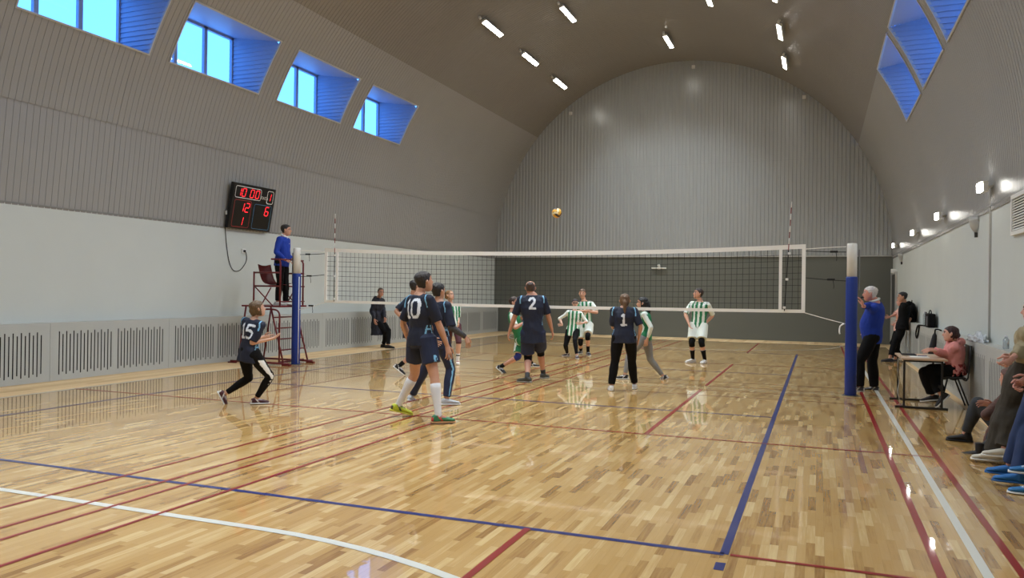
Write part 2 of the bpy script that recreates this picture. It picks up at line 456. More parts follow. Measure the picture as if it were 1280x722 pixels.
# back wall bits
t = empty('wall_sensor_bar', (-.62, YB-.05, 2.6), 'white horizontal bar with a round knob fixed to the dark end wall', 'bracket')
rod('bar', [(-.90, YB-.08, 2.6), (-.34, YB-.08, 2.6)], .03, m_white, t)
bm = bmesh.new(); ball(bm, (-.62, YB-.10, 2.70), .055); finish('knob', bm, m_white, t, True)
boxobj('mount', (-.66, YB-.08, 2.56), (-.58, YB, 2.68), m_white, t)
for x, z, lb in ((.57, 10.13, 'tiny white box at the crown of the arched end wall'), (-4.2, 8.72, 'tiny white box on the left shoulder of the arched end wall'), (4.47, 8.70, 'tiny white box on the right shoulder of the arched end wall')):
    o = boxobj('junction_box', (x-.06, YB-.12, z-.06), (x+.06, YB-.03, z+.06), m_white, bev=.012); tag(o, lb, 'junction box', 'small boxes round the arch')
o = boxobj('exit_light', (7.25, 14.42, 2.42), (7.40, 14.62, 2.56), m_white, bev=.02); tag(o, 'small white emergency lamp above the side door at far right', 'lamp')

# ---- radiator casings with slots
ordn = ['first', 'second', 'third', 'fourth', 'fifth', 'sixth', 'seventh', 'eighth', 'ninth', 'tenth', 'eleventh', 'twelfth']
def casing(s, y0, y1, label):
    e = empty('radiator_cover', (s*7.2, (y0+y1)/2, 0), label, 'radiator cover', 'slotted radiator covers on the %s wall' % ('left' if s < 0 else 'right'))
    H = .98; bm = bmesh.new(); X = s*7.2; L = y1-y0
    groups = ((.17, L/2-.08), (L/2+.08, L-.17)) if L > 2 else ((.17, L-.17),)
    cuts = [(0, None)]
    cols = []; cur = 0
    for ga, gb in groups:
        n_ = max(3, int(round((gb-ga)/.072))+1)
        for i in range(n_):
            yc = ga+(gb-ga)*i/(n_-1); cols.append((yc-.0105, yc+.0105, i % 2))
    for a, b, par in cols:
        q = [(cur, a, 0, H), (a, b, 0, .10+.045*par), (a, b, H-.13-.05*par, H)]
        for ya, yb, za, zb in q:
            bm.faces.new([bm.verts.new((X, y0+yy, zz)) for yy, zz in ((ya, za), (yb, za), (yb, zb), (ya, zb))])
        cur = b
    bm.faces.new([bm.verts.new((X, y0+yy, zz)) for yy, zz in ((cur, 0), (L-.006, 0), (L-.006, H), (cur, H))])
    for yy in (0, L-.006):   # folded returns at each joint
        bm.faces.new([bm.verts.new((xx, y0+yy, zz)) for xx, zz in ((X, 0), (X+s*.03, 0), (X+s*.03, H), (X, H))])
    bmesh.ops.remove_doubles(bm, verts=bm.verts, dist=.0004)
    finish('slotted_panel', bm, m_grille, e)
    boxobj('shelf', (min(X, s*7.4), y0, H), (max(X, s*7.4), y1-.004, H+.02), m_grille, e)
    boxobj('slot_shade_sheet', (min(X+s*.05, X+s*.06), y0+.01, .02), (max(X+s*.05, X+s*.06), y1-.01, H-.01), m_black, e)  # black sheet behind the slots, painted as the casing's inner shade
ys = [-12.42, -9.78, -7.14, -4.5, -1.86, .78, 3.42, 6.06, 8.7, 11.34, 13.98, 15.66]
for i in range(2, 11):
    casing(-1, ys[i], ys[i+1], '%s slotted grey radiator cover along the left wall, counting from the photo edge' % ordn[i-2] if i < 10 else 'last short slotted grey radiator cover in the far left corner')
yr = [-7.04, -4.4, -1.76, .88, 3.52, 6.16, 8.8, 11.44, 13.7]
lbR = ['slotted grey cover on right wall behind the standing legs in jeans at photo edge', 'slotted grey cover on right wall behind the seated spectators', 'slotted grey cover on right wall behind the pink hoodie chair', 'slotted grey cover on right wall level with the scoring desk', 'slotted grey cover on right wall under the hanging dark umbrella', 'slotted grey cover on right wall under the black lunch bag and strap', 'slotted grey cover on right wall under the black backpack', 'farthest slotted grey cover on the right wall before the door']
for i in range(8): casing(1, yr[i], yr[i+1], lbR[i])

# ================================================================= LAMPS
LAMP_W = 34
m_housing = mat('lamp_housing', (210, 210, 205), .4)
def lamp(x, z, y, L, label, group):
    ang = math.atan2(z-ZC, x)
    e = empty('ceiling_lamp' if z > 5 else 'wall_lamp', (x, y, z), label, 'lamp', group)
    Mx = Matrix.Translation((x, y, z)) @ Matrix.Rotation(-(ang-math.pi/2), 4, 'Y')   # local z points outwards
    low = z < 5
    bm = bmesh.new(); box(bm, (-.075, -L/2, -.03), (.075, L/2, .035), bev=.008, M=Mx); finish('housing', bm, m_housing, e)
    bm = bmesh.new(); box(bm, (-.062, -L/2+.02, -.07 if low else -.040), (.062, L/2-.02, -.028), bev=.004, M=Mx); finish('diffuser', bm, m_lamp, e)
    bm = bmesh.new(); box(bm, (-.012, -.34*L, .03), (.012, .34*L, .10), M=Mx); finish('bracket', bm, m_housing, e)
    ld = D_.lights.new('lamp_light', 'AREA'); ld.shape = 'RECTANGLE'; ld.size = .12; ld.size_y = L-.04; ld.energy = LAMP_W*L/1.32*(.55 if low else 1); ld.color = (.90, .965, 1.0)
    ld.spread = R_(170 if low else 108)
    lo = D_.objects.new('lamp_light', ld); C.objects.link(lo); lo.parent = e; lo.matrix_parent_inverse = parent_inv(e); lo.matrix_basis = Mx @ Matrix.Translation((0, 0, -.078 if low else -.046))
    if low: return
    bm = bmesh.new(); tube(bm, [Mx @ V((.0, -L/2-.25, .05)), Mx @ V((0, -L/2-.25, -.04))], .035, 8); finish('junction', bm, m_housing, e, True)
def cyl(a, r=7.27): return r*math.cos(R_(a)), ZC+r*math.sin(R_(a))
nm = {12.9: 'farthest', 9.75: 'second from the end wall', 6.6: 'third from the end wall', 3.45: 'fourth from the end wall'}
for s in (-1, 1):
    for i in range(9):
        y = 12.95-3.16*i
        x, z = cyl(58.6 if s < 0 else 57.2)
        if s > 0: y -= .5
        lab = 'long LED lamp in the %s vault row, %s' % ('left' if s < 0 else 'right', (['farthest', 'second from the end wall', 'third from the end wall', 'fourth from the end wall', 'fifth from the end wall'][i] if i < 5 else 'number %s counting from the end wall' % ordn[i]))
        lamp(s*x, z, y, 1.32, lab, 'lamps in the %s row of the vault' % ('left' if s < 0 else 'right'))
for s in (-1, 1):
    for j, y in enumerate((8.3, -.5, -9.3)):
        x, z = cyl(73.6)
        lamp(s*x, z, y, 1.32, 'LED lamp just %s of the vault crown, %s' % ('left' if s < 0 else 'right', ('nearest the end wall', 'over the net', 'over the near court')[j]), 'lamps beside the vault crown')
for j, y in enumerate((12.75, 3.9, -4.9)):
    x, z = cyl(88.8); lamp(x, z, y, 1.32, 'LED lamp on the vault crown, %s' % ('nearest the arched end wall', 'beyond the net', 'over the near court')[j], 'lamps on the vault crown')
for j, y in enumerate((13.5, 8.05, 3.57, -.95, -5.5, -10.0)):
    lamp(7.27, 3.27, y, .30, 'short wall lamp low on right vault edge, %s' % ('farthest', 'second from the far end', 'third from the far end', 'nearest one in view', 'out beyond the vent', 'hindmost')[j], 'low lamps along the right wall')

# ================================================================= NET
def sag(x, top):
    t = min(1, abs(x)/4.8); return (2.345+.10*t*t) if top else (1.385+.02*t*t)
m_cordn = m_cord
net = empty('volleyball_net', (0, 0, 0), 'black mesh volleyball net with white bands stretched across the hall', 'net')
bm = bmesh.new(); X0, X1 = -4.75, 4.82; nx = 95
px_ = [X0+(X1-X0)*i/nx for i in range(nx+1)]
random.seed(3)
for i, x in enumerate(px_):
    a, b = sag(x, 1), sag(x, 0); j = random.uniform(-.008, .008)
    tube(bm, [(x, 0, b), (x+j, .004*math.sin(i), (a+b)/2), (x, 0, a)], .0030, 4)
for k_ in range(1, 10):
    P = [(x, .003*math.sin(i*1.7+k_), sag(x, 0)+(sag(x, 1)-sag(x, 0))*k_/10) for i, x in enumerate(px_[::2]+[px_[-1]])]
    tube(bm, P, .0030, 4)
finish('netting', bm, m_cord, net)
def band(name, zoff, h, top, m_=m_whiteband):
    bm = bmesh.new(); pr = None
    for i in range(49):
        x = X0+(X1-X0)*i/48; z = sag(x, top)+zoff; w = .006*math.sin(i*2.1)
        c = [bm.verts.new((x, y+w*.3, z+q)) for y, q in ((-.012, 0), (-.014, h), (.014, h), (.012, 0))]
        if pr:
            for k in range(4): bm.faces.new((pr[k], pr[(k+1) % 4], c[(k+1) % 4], c[k]))
        else: bm.faces.new(c)
        pr = c
    bm.faces.new(list(reversed(pr))); return finish(name, bm, m_, net)
band('top_band', -.005, .075, 1); band('bottom_band', -.05, .055, 0)
for x in (X0, X1-.02):
    bm = bmesh.new(); box(bm, (x-.03, -.014, sag(x, 0)-.05), (x+.03, .014, sag(x, 1)+.07), bev=.003); finish('side_band', bm, m_whiteband, net)
for x in (-4.47, 4.43):
    bm = bmesh.new(); box(bm, (x-.025, -.016, sag(x, 0)-.05), (x+.025, .016, sag(x, 1)+.0), bev=.003); finish('marker_band', bm, m_whiteband, net)
m_antr, m_antw = mat('antenna_red', (130, 40, 40), .5), mat('antenna_white', (225, 222, 215), .5)
for x, tx, lb in ((-4.52, 0.0, 'thin striped antenna standing on left end of the net'), (4.50, .075, 'thin striped antenna leaning outward on right end of the net')):
    a = empty('net_antenna', (x, -.03, 1.40), lb, 'antenna', 'net antennas')
    bm = bmesh.new(); P0, P1 = V((x, -.03, 1.38)), V((x+tx*1.3, -.03, 3.24)); 
    for i in range(18):
        p, q = P0.lerp(P1, i/18), P0.lerp(P1, (i+1)/18); tube(bm, [p, q], .0075, 8, mi=i % 2 if i >= 10 else 2)
    finish('rod', bm, [m_antr, m_antw, m_cord], a, True)
    for z in (1.42, 1.9, 2.34): boxobj('clip', (x-.025+tx*(z-1.4), -.05, z), (x+.02+tx*(z-1.4), -.015, z+.04), m_white, a, .006)

# posts
def post(x, y, label, s):
    e = empty('net_post', (x, y, 0), label, 'post', 'padded volleyball posts')
    bm = bmesh.new(); tube(bm, [(x, y, 1.96), (x, y, 2.50), (x, y, 2.525), (x, y, 2.53)], [.078, .078, .07, .0], 24); finish('upper_post', bm, m_white, e, True)
    bm = bmesh.new(); tube(bm, [(x, y, .01), (x, y, .02), (x, y, .6), (x, y, .62), (x, y, .64), (x, y, 1.3), (x, y, 1.95), (x, y, 1.97)], [.086, .092, .092, .090, .092, .091, .092, .085], 24); finish('pad', bm, m_blue, e, True)
    if s > 0: bm = bmesh.new(); tube(bm, [(x+s*.085, y-.03, .03), (x+s*.085, y-.03, 1.9)], .010, 8); finish('pad_seam', bm, m_white, e, True)
    bm = bmesh.new(); tube(bm, [(x-s*.11, y, 1.75), (x-s*.11, y, 2.42)], .012, 8); finish('winch_rail', bm, mat('steel', (130, 132, 135), .35, .8), e)
    bm = bmesh.new(); tube(bm, [(x, y, 0), (x, y, .012)], .13, 24); finish('floor_plate', bm, mat('steel', (130, 132, 135)), e)
post(5.55, .03, 'blue and white padded net post on the right, gripped by the white-haired official', -1)
post(-5.50, .0, 'blue and white padded net post on the left before the umpire stand', 1)
# tension lines of the net
def line(name, P, r, m_, buckle=None):
    rod(name, P, r, m_, net, 6, 3)
    if buckle is not None:
        bm = bmesh.new(); b = V(buckle); box(bm, (b.x-.07, b.y-.012, b.z-.015), (b.x+.05, b.y+.012, b.z+.018), bev=.004)
        tube(bm, [b+V((.02, 0, -.01)), b+V((.035, 0, -.10)), b+V((.03, 0, -.15))], .005, 5, 2)
        finish('buckle', bm, m_cord, net)
for s, xe, xp in ((1, 4.82, 5.46), (-1, -4.75, -5.42)):
    line('top_rope', [(xe, 0, 2.435), ((xe+xp)/2, 0, 2.455), (xp, 0, 2.47)], .006, m_whiteband)
    line('strap', [(xe, 0, 2.40), ((xe+xp)/2, 0, 2.385), (xp, 0, 2.38)], .006, m_cord, (xe+s*.46, 0, 2.385))
    line('strap', [(xe, 0, 1.95), ((xe+xp)/2, 0, 1.92), (xp, 0, 1.90)], .006, m_cord, (xe+s*.42, 0, 1.92))
    line('bottom_rope', [(xe, 0, 1.36), ((xe+xp)/2, 0, 1.27), (xp, 0, 1.19)], .006, m_whiteband, (xe+s*.36, 0, 1.28) if s < 0 else None)
rod('rope_tail', [(5.44, -.02, 1.19), (5.38, -.03, 1.15), (5.37, -.03, 1.05), (5.38, -.03, 1.02)], .012, m_whiteband, net, 6, 3)

# ball
def volleyball(c, r):
    bm = bmesh.new(); bmesh.ops.create_uvsphere(bm, u_segments=40, v_segments=24, radius=r)
    M = Matrix.Rotation(R_(30), 3, 'Z') @ Matrix.Rotation(R_(25), 3, 'X')
    for f in bm.faces:
        p = M @ f.calc_center_median().normalized()
        a = max(range(3), key=lambda k: abs(p[k])); q = p[(a+1) % 3]/abs(p[a])
        seam = abs(abs(q)-.33) < .03
        f.material_index = 2 if seam else (0 if abs(q) < .33 else (1 if q > 0 else 3))
    for v_ in bm.verts: v_.co += V(c)
    o = finish('volleyball', bm, [mat('ball_yellow', (226, 168, 40), .5), mat('ball_navy', (40, 28, 40), .5), mat('ball_seam', (120, 80, 30), .6), mat('ball_cream', (240, 222, 170), .5)], None, True)
    tag(o, 'yellow and dark panelled volleyball in mid-air above the net', 'ball')
r0 = ray(696, 266); pb = CAM + r0*((1.5-CAM.y)/r0.y); volleyball(pb, .105)

# ================================================================= SCOREBOARD
m_seg = mat('red_led_segment', (60, 0, 0), .4, emit=(255, 40, 50), estr=1.3)
m_board = mat('scoreboard_black', (12, 12, 14), .35)
SEG = {'0': 'abcdef', '1': 'bc', '2': 'abged', '6': 'afgedc', '5': 'afgcd'}
def scoreboard():
    # local plane: u along +Y (photo right), v up, leaning forward with its top edge
    base = V((-7.36, -.14, 3.0)); U = V((0, 1, 0)); tilt = R_(10); W_ = V((math.sin(tilt), 0, math.cos(tilt))); N_ = U.cross(W_)
    if N_.x < 0: N_ = -N_
    Mx = Matrix((U, W_, N_)).transposed().to_4x4(); Mx.translation = base
    e = empty('scoreboard', base, 'black electronic scoreboard with red digits mounted above the left wall', 'scoreboard')
    W, H = 1.44, 1.03
    bm = bmesh.new(); box(bm, (0, 0, 0), (W, H, .09), M=Mx, bev=.01); finish('case', bm, m_board, e)
    z = .0925
    def frame(name, x0, y0, x1, y1, w, m_):
        bm = bmesh.new(); r = .05; pts = []
        for cx, cy, a0 in ((x1-r, y1-r, 0), (x0+r, y1-r, 90), (x0+r, y0+r, 180), (x1-r, y0+r, 270)):
            for k in range(5): a = R_(a0+k*22.5); pts.append((cx+r*math.cos(a), cy+r*math.sin(a), cx+(r-w)*math.cos(a), cy+(r-w)*math.sin(a)))
        for i in range(len(pts)):
            a, b = pts[i], pts[(i+1) % len(pts)]
            bm.faces.new([bm.verts.new(Mx @ V((p, q, z))) for p, q in ((a[0], a[1]), (b[0], b[1]), (b[2], b[3]), (a[2], a[3]))])
        finish(name, bm, m_, e)
    frame('white_border', .07, .70, .94, .97, .014, m_white); frame('white_border', 1.15, .66, 1.38, .97, .014, m_white)
    frame('red_border', .09, .04, .66, .66, .010, mat('red_line', (170, 60, 60), .5)); frame('blue_border', .76, .04, 1.37, .62, .010, mat('blue_line', (80, 130, 165), .5))
    def digit(bm, ch, x, y, w, h):
        t = w*.17; sk = .16
        S = {'a': (0, h, w, h), 'g': (0, h/2, w, h/2), 'd': (0, 0, w, 0), 'b': (w, h/2, w, h), 'c': (w, 0, w, h/2), 'f': (0, h/2, 0, h), 'e': (0, 0, 0, h/2)}
        for k in SEG[ch]:
            a = S[k]; hor = k in 'agd'; g = t*.25
            if hor: q = ((a[0]+g, a[1]), (a[0]+t*.6, a[1]+t/2), (a[2]-t*.6, a[1]+t/2), (a[2]-g, a[1]), (a[2]-t*.6, a[1]-t/2), (a[0]+t*.6, a[1]-t/2))
            else: q = ((a[0], a[1]+g), (a[0]-t/2, a[1]+t*.6), (a[0]-t/2, a[3]-t*.6), (a[0], a[3]-g), (a[0]+t/2, a[3]-t*.6), (a[0]+t/2, a[1]+t*.6))
            bm.faces.new([bm.verts.new(Mx @ V((x+p+sk*r_, y+r_, z))) for p, r_ in q])
    for nm_, chs in (('clock_digits', [('1', .14, .745, .10, .18), ('0', .29, .745, .11, .18), ('0', .56, .745, .11, .18), ('0', .74, .745, .11, .18)]),
                     ('period_digit', [('1', 1.17, .73, .10, .18)]),
                     ('home_score', [('1', .28, .40, .12, .20), ('2', .46, .40, .12, .20)]), ('home_sets', [('1', .33, .09, .10, .19)]),
                     ('guest_score', [('6', 1.14, .38, .12, .20)])):
        bm = bmesh.new()
        for q in chs: digit(bm, *q)
        if nm_ == 'clock_digits':
            pass
        finish(nm_, bm, m_seg, e)
    cu = D_.curves.new('lettering', 'FONT'); cu.body = 'ПАТА'; cu.size = .095; cu.extrude = .001
    to = D_.objects.new('lettering', cu); C.objects.link(to)
    me = D_.meshes.new_from_object(to.evaluated_get(bpy.context.evaluated_depsgraph_get())); D_.objects.remove(to)
    me.transform(Matrix.Translation((.935, .745, z+.001))); me.transform(Mx); me.materials.clear(); me.materials.append(m_white); link('lettering', me, e)
    boxobj('switch', (-7.33, -.16, 3.28), (-7.29, -.138, 3.36), m_white, e)
scoreboard()
c = empty('power_socket', (-7.4, .53, 2.49), 'white wall socket with the black scoreboard cable plugged in', 'socket')
boxobj('plate', (-7.4, .47, 2.44), (-7.375, .60, 2.55), m_white, c, bev=.006)
boxobj('plug', (-7.375, .51, 2.47), (-7.34, .56, 2.52), m_cord, c, bev=.006)
tag(rod('power_cable', [(-7.37, -.10, 3.0), (-7.385, -.05, 2.7), (-7.385, .05, 2.25), (-7.385, .2, 2.04), (-7.385, .42, 2.05), (-7.385, .62, 2.25), (-7.385, .63, 2.42), (-7.35, .55, 2.48)], .008, m_cord, None, 6, 4), 'thin black cable drooping from scoreboard to the wall socket', 'cable')

# ================================================================= UMPIRE STAND
def stand():
    e = empty('umpire_stand', (-6.0, .1, 0), 'dark red steel umpire stand with ladder and seat beside left net post', 'umpire stand')
    Yn, Yf = -.35, .50; r = .019
    def R(name, P, rr=r, k=1): return rod(name, P, rr, m_red, e, 8, k)
    for Y in (Yn, Yf):
        R('front_leg', [(-5.90, Y, 1.25), (-5.55, Y, .05)])
        R('rear_leg', [(-6.55, Y, 1.25), (-6.75, Y, .05)])
        R('prop', [(-6.05, Y, 1.19), (-5.80, Y, 1.19), (-5.68, Y, 1.12), (-5.66, Y, .9), (-5.66, Y, .05)], k=3) if Y == Yn else None
        bm = bmesh.new(); tube(bm, [(-6.95, Y, .045), (-5.42, Y, .045)], .022, 8); finish('skid', bm, m_red, e, True)
        for x in (-6.9, -5.47): boxobj('foot_pad', (x-.10, Y-.035, 0), (x+.10, Y+.035, .03), m_red, e, .006)
    for k in range(4):
        t = (k+1)/5.2; R('rung', [(-5.90+.35*t, Yn, 1.25-1.2*t), (-5.90+.35*t, Yf, 1.25-1.2*t)], .014)
    R('base_brace', [(-6.75, Yn, .07), (-6.75, Yf, .07)])
    R('base_brace', [(-5.66, Yn, .07), (-5.66, Yf, .07)])
    bm = bmesh.new(); box(bm, (-6.65, Yn-.03, 1.24), (-5.62, Yf+.03, 1.275), bev=.006); finish('platform', bm, m_red, e)
    for Y in (Yn, Yf):
        R('handrail', [(-5.66, Y, 1.27), (-5.66, Y, 2.2), (-5.69, Y, 2.26), (-5.9, Y, 2.27)] if Y == Yn else [(-5.70, Y, 1.27), (-5.70, Y, 2.2), (-5.73, Y, 2.26), (-5.9, Y, 2.27)])
        R('armrest', [(-6.35, Y, 1.98), (-5.68, Y, 1.98)])
        R('seat_post', [(-6.35, Y, 1.27), (-6.35, Y, 2.0)])
        R('brace', [(-6.35, Y, 1.70), (-5.85, Y, 1.27)], .014); R('brace', [(-5.9, Y, 1.66), (-6.15, Y, 1.27)], .014)
    R('cross_rail', [(-5.66, Yn, 1.36), (-5.66, Yf, 1.36)], .014); R('grab_rail', [(-5.67, Yn, 2.265), (-5.70, Yf, 2.265)], .016)
    # moulded seat shell
    bm = bmesh.new(); prof = [(-5.86, 1.72), (-5.92, 1.735), (-6.1, 1.71), (-6.24, 1.72), (-6.33, 1.80), (-6.39, 1.95), (-6.44, 2.14)]
    rows = []
    for i, (x, z) in enumerate(catmull([V((a, 0, b)) for a, b in prof], 3) and [(p.x, p.z) for p in catmull([V((a, 0, b)) for a, b in prof], 3)]):
        rows.append([bm.verts.new((x+.02*abs(math.cos(math.pi*j/8))**2, .07-.22+.44*j/8, z+.03*abs(math.cos(math.pi*j/8))**3)) for j in range(9)])
    for a, b in zip(rows, rows[1:]):
        for j in range(8): bm.faces.new((a[j], a[j+1], b[j+1], b[j]))
    r_ = bmesh.ops.solidify(bm, geom=bm.faces[:], thickness=.016)
    finish('seat_shell', bm, mat('red_plastic_seat', (120, 22, 30), .4), e, True)
    R('seat_rail', [(-6.35, Yn, 1.69), (-6.35, Yf, 1.69)]); R('seat_rail', [(-5.95, Yn, 1.69), (-5.95, Yf, 1.69)]); 
    for Y in (Yn, Yf): R('seat_side_rail', [(-6.35, Y, 1.69), (-5.66, Y, 1.69)], .014)
stand()
#PEOPLE
# ================================================================= PEOPLE
def remesh(bm, vox, smooth_it=2, nz=0.0, nscale=9.0, seed=0.0):
    me = D_.meshes.new('tmp'); bm.to_mesh(me); bm.free()
    o = D_.objects.new('tmp', me); C.objects.link(o)
    md = o.modifiers.new('r', 'REMESH'); md.mode = 'VOXEL'; md.voxel_size = vox; md.adaptivity = 0
    if smooth_it:
        s = o.modifiers.new('s', 'SMOOTH'); s.iterations = smooth_it; s.factor = .5
    dg = bpy.context.evaluated_depsgraph_get(); dg.update()
    out = D_.meshes.new_from_object(o.evaluated_get(dg)); D_.objects.remove(o); D_.meshes.remove(me)
    if nz:
        nn = [v.normal.copy() for v in out.vertices]
        for v, n in zip(out.vertices, nn):
            q = v.co*nscale + V((seed, seed, seed)); q.z *= .6
            v.co += n*(noise.noise(q)*nz + noise.noise(q*2.3)*nz*.5)
    for p in out.polygons: p.use_smooth = True
    return out
def ik(a, c, l1, l2, pole):
    d = c-a; L = d.length; mx = (l1+l2)*.998
    if L > mx:
        k = min(L/mx, 1.10); l1 *= k; l2 *= k
        if L > (l1+l2)*.998: c = a+d.normalized()*(l1+l2)*.998; d = c-a; L = d.length
    u = d.normalized(); x = (l1*l1-l2*l2+L*L)/(2*L); h = math.sqrt(max(0, l1*l1-x*x))
    p = pole-u*pole.dot(u)
    if p.length < 1e-5: p = V((0, 0, 1))
    return a+u*x+p.normalized()*h, c
def face_dir(a): return FW0*math.cos(R_(a)) + RT*math.sin(R_(a))
UP = V((0, 0, 1))

HEADR = [(-.50, .20, .09, .09), (-.46, .19, .16, .16), (-.36, .13, .225, .27), (-.22, .07, .285, .345), (-.05, .03, .32, .395), (.12, .0, .335, .425),
         (.26, -.02, .325, .415), (.37, -.03, .27, .34), (.45, -.04, .17, .22), (.495, -.04, .06, .08)]

GLY = {'0': [[(0, .25), (0, .75)], [(.5, .25), (.5, .75)], [(0, .75), (.12, .95), (.38, .95), (.5, .75)], [(0, .25), (.12, .05), (.38, .05), (.5, .25)]],
       '1': [[(.25, .05), (.25, .95), (.10, .82)], [(.05, .04), (.45, .04)]],
       '2': [[(.03, .78), (.12, .93), (.36, .95), (.47, .80), (.44, .60), (.03, .06), (.5, .05)]],
       '5': [[(.47, .95), (.06, .95), (.04, .56), (.32, .58), (.48, .42), (.46, .16), (.30, .05), (.04, .10)]],
       '7': [[(.02, .95), (.5, .95), (.20, .05)]]}
def glyph_hit(txt, u, v, h, th):
    """u to the reader's right, v up, both from the centre of the number"""
    w = h*.62; tot = w*len(txt)-h*.12
    for i, ch in enumerate(txt):
        x = (u+tot/2-i*w)/h; y = (v+h/2)/h
        if -.15 < x < .68 and -.15 < y < 1.15:
            for pl in GLY[ch]:
                for (ax, ay), (bx, by) in zip(pl, pl[1:]):
                    dx, dy = bx-ax, by-ay; t = max(0, min(1, ((x-ax)*dx+(y-ay)*dy)/(dx*dx+dy*dy+1e-9)))
                    if math.hypot(x-ax-dx*t, y-ay-dy*t)*h < th: return True
    return False

def person(label, H, pelvis, neck, head, hip=0, sh=None, hd=None, hpitch=0, feet=None, knees=None, hands=None, elbows=None,
           toes=None, tpitch=(0, 0), build=1.0, belly=0.0, female=False, top=None, bottom=None, shoes=None, socks=None, pads=None,
           hair=None, skin=(196, 150, 124), handdir=(None, None), curl=1.0, palm=(None, None), group=None, extras=None, barefoot=False, shrug=0.0):
    """hip/sh/hd: facing angles seen from the camera (0 away, 90 photo right, 180 towards us). Joint targets are world points."""
    sh = hip if sh is None else sh; hd = sh if hd is None else hd
    _d = pelvis-CAM; va = math.degrees(math.atan2(_d.dot(RT), _d.dot(FW0)))     # seen-from-the-camera angles to world angles
    hip, sh, hd = hip+va, sh+va, hd+va; toes = tuple(t+va if t is not None else None for t in toes) if toes else None
    hf, sf = face_dir(hip), face_dir(sh); hr, sr = hf.cross(UP), sf.cross(UP)
    T = (neck-pelvis); TL = T.length; T = T.normalized()
    sr = (sr-T*sr.dot(T)).normalized(); sfw = T.cross(sr)*1.0
    sfw = UP.cross(sr).normalized() if False else T.cross(sr)
    hrr = (hr-T*hr.dot(T)).normalized(); hfw = T.cross(hrr)
    mid = pelvis.lerp(neck, .5) - (sfw)*.012
    b = build
    zmin = min([f.z for f in feet]+[9])-.2
    base = (feet[0]+feet[1])/2; root = empty('person', (base.x, base.y, max(0, zmin)), label, 'person', group)
    shw = (.100 if female else .107)*H*(1+.3*(b-1)); hpw = (.052 if female else .049)*H
    def spine(t):
        p = pelvis.lerp(neck, t) - sfw*(.018*H*math.sin(math.pi*max(0, min(1, t)))*.35)
        k = max(0, min(1, t/.8)); A = hrr.lerp(sr, k).normalized(); return p, A, T.cross(A)
    if female: prof = [(-.16, .060, .048), (-.05, .094, .064), (.08, .096, .064), (.28, .078, .053), (.45, .077, .053), (.66, .087, .064), (.84, .090, .056), (.91, .074, .046), (.97, .052, .038), (1.0, .042, .034), (1.05, .030, .030)]
    else: prof = [(-.16, .058, .048), (-.05, .090, .062), (.08, .090, .062), (.28, .082, .056), (.45, .086, .059), (.66, .098, .066), (.84, .101, .060), (.91, .084, .050), (.97, .060, .042), (1.0, .048, .038), (1.05, .034, .034)]
    def torso(bm, t0, t1, grow=0.0, scale=1.0, hemflare=0.0, n=20):
        ts = sorted({t0, t1} | {p[0] for p in prof if t0 < p[0] < t1} | {t0+(t1-t0)*i/8 for i in range(9)})
        rings = []
        for t in ts:
            tt = max(prof[0][0], min(prof[-1][0], t))
            for p, q in zip(prof, prof[1:]):
                if p[0] <= tt <= q[0]:
                    k = (tt-p[0])/(q[0]-p[0]); a = p[1]+(q[1]-p[1])*k; c_ = p[2]+(q[2]-p[2])*k; break
            if t < -.05 and grow > 0: a, c_ = prof[1][1], prof[1][2]
            a *= (1+.85*(b-1)); c_ *= b
            fl = hemflare*max(0, (.35-t)) 
            bl = belly*math.exp(-((t-.32)/.28)**2)
            P, A, B = spine(t); 
            aa = a*H*scale+grow+fl; bb = c_*H*scale+grow+fl+bl*.5
            rings.append((P+B*bl*.5, A*(aa), B*bb))
        loft(bm, rings, n)
    # joints
    S = [spine(.875)[0] + sr*s*shw*.98 + T*.004*H + T*shrug for s in (-1, 1)]
    Hj = [pelvis + hrr*s*hpw for s in (-1, 1)]
    UA, FA, TH, SHN = .172*H, .150*H, .250*H, .243*H
    E, Wd = [], []
    for i, s in enumerate((-1, 1)):
        pole = elbows[i] if elbows and elbows[i] is not None else (-sfw*.8 + sr*s*.5 - UP*.3)
        tgt = hands[i] if hands and hands[i] is not None else S[i] - UP*(UA+FA)*.97 + sfw*.06 + sr*s*.05
        e, w = ik(S[i], tgt, UA, FA, pole); E.append(e); Wd.append(w)
    K, A_ = [], []
    for i, s in enumerate((-1, 1)):
        pole = knees[i] if knees and knees[i] is not None else hfw
        k, a = ik(Hj[i], feet[i], TH, SHN, pole); K.append(k); A_.append(a)
    arm = [([S[i], S[i].lerp(E[i], .35), S[i].lerp(E[i], .8), E[i], E[i].lerp(Wd[i], .25), E[i].lerp(Wd[i], .7), Wd[i]],
            [x*H*(1+.6*(b-1))*(.86 if female else 1) for x in (.0275, .0280, .0235, .0225, .0245, .018, .0145)]) for i in (0, 1)]
    leg = [([Hj[i]+hrr*(s*.01*H)-UP*0, Hj[i].lerp(K[i], .35), Hj[i].lerp(K[i], .8), K[i], K[i].lerp(A_[i], .28), K[i].lerp(A_[i], .7), A_[i]],
            [x*H*(1+.5*(b-1)) for x in (.052, .048, .036, .032, .0335, .023, .0195)]) for i, s in ((0, -1), (1, 1))]
    # head
    hh = .138*H; hF = face_dir(hd); hR = hF.cross(UP); Mp = Matrix.Rotation(R_(hpitch), 3, hR); hF = Mp @ hF; hU = hR.cross(hF)
    hc = head
    HM = Matrix((hR*hh, hF*hh, hU*hh)).transposed()      # head coordinates -> world
    HMi = HM.inverted()
    def headloft(bm, sc_=1.0, off=0.0, n=20):
        loft(bm, [(hc + HM @ V((0, y+off, z*sc_)), HM @ V((a*sc_, 0, 0)), HM @ V((0, bb*sc_, 0))) for z, y, a, bb in HEADR], n)
    bm = bmesh.new()
    torso(bm, -.16, 1.05)
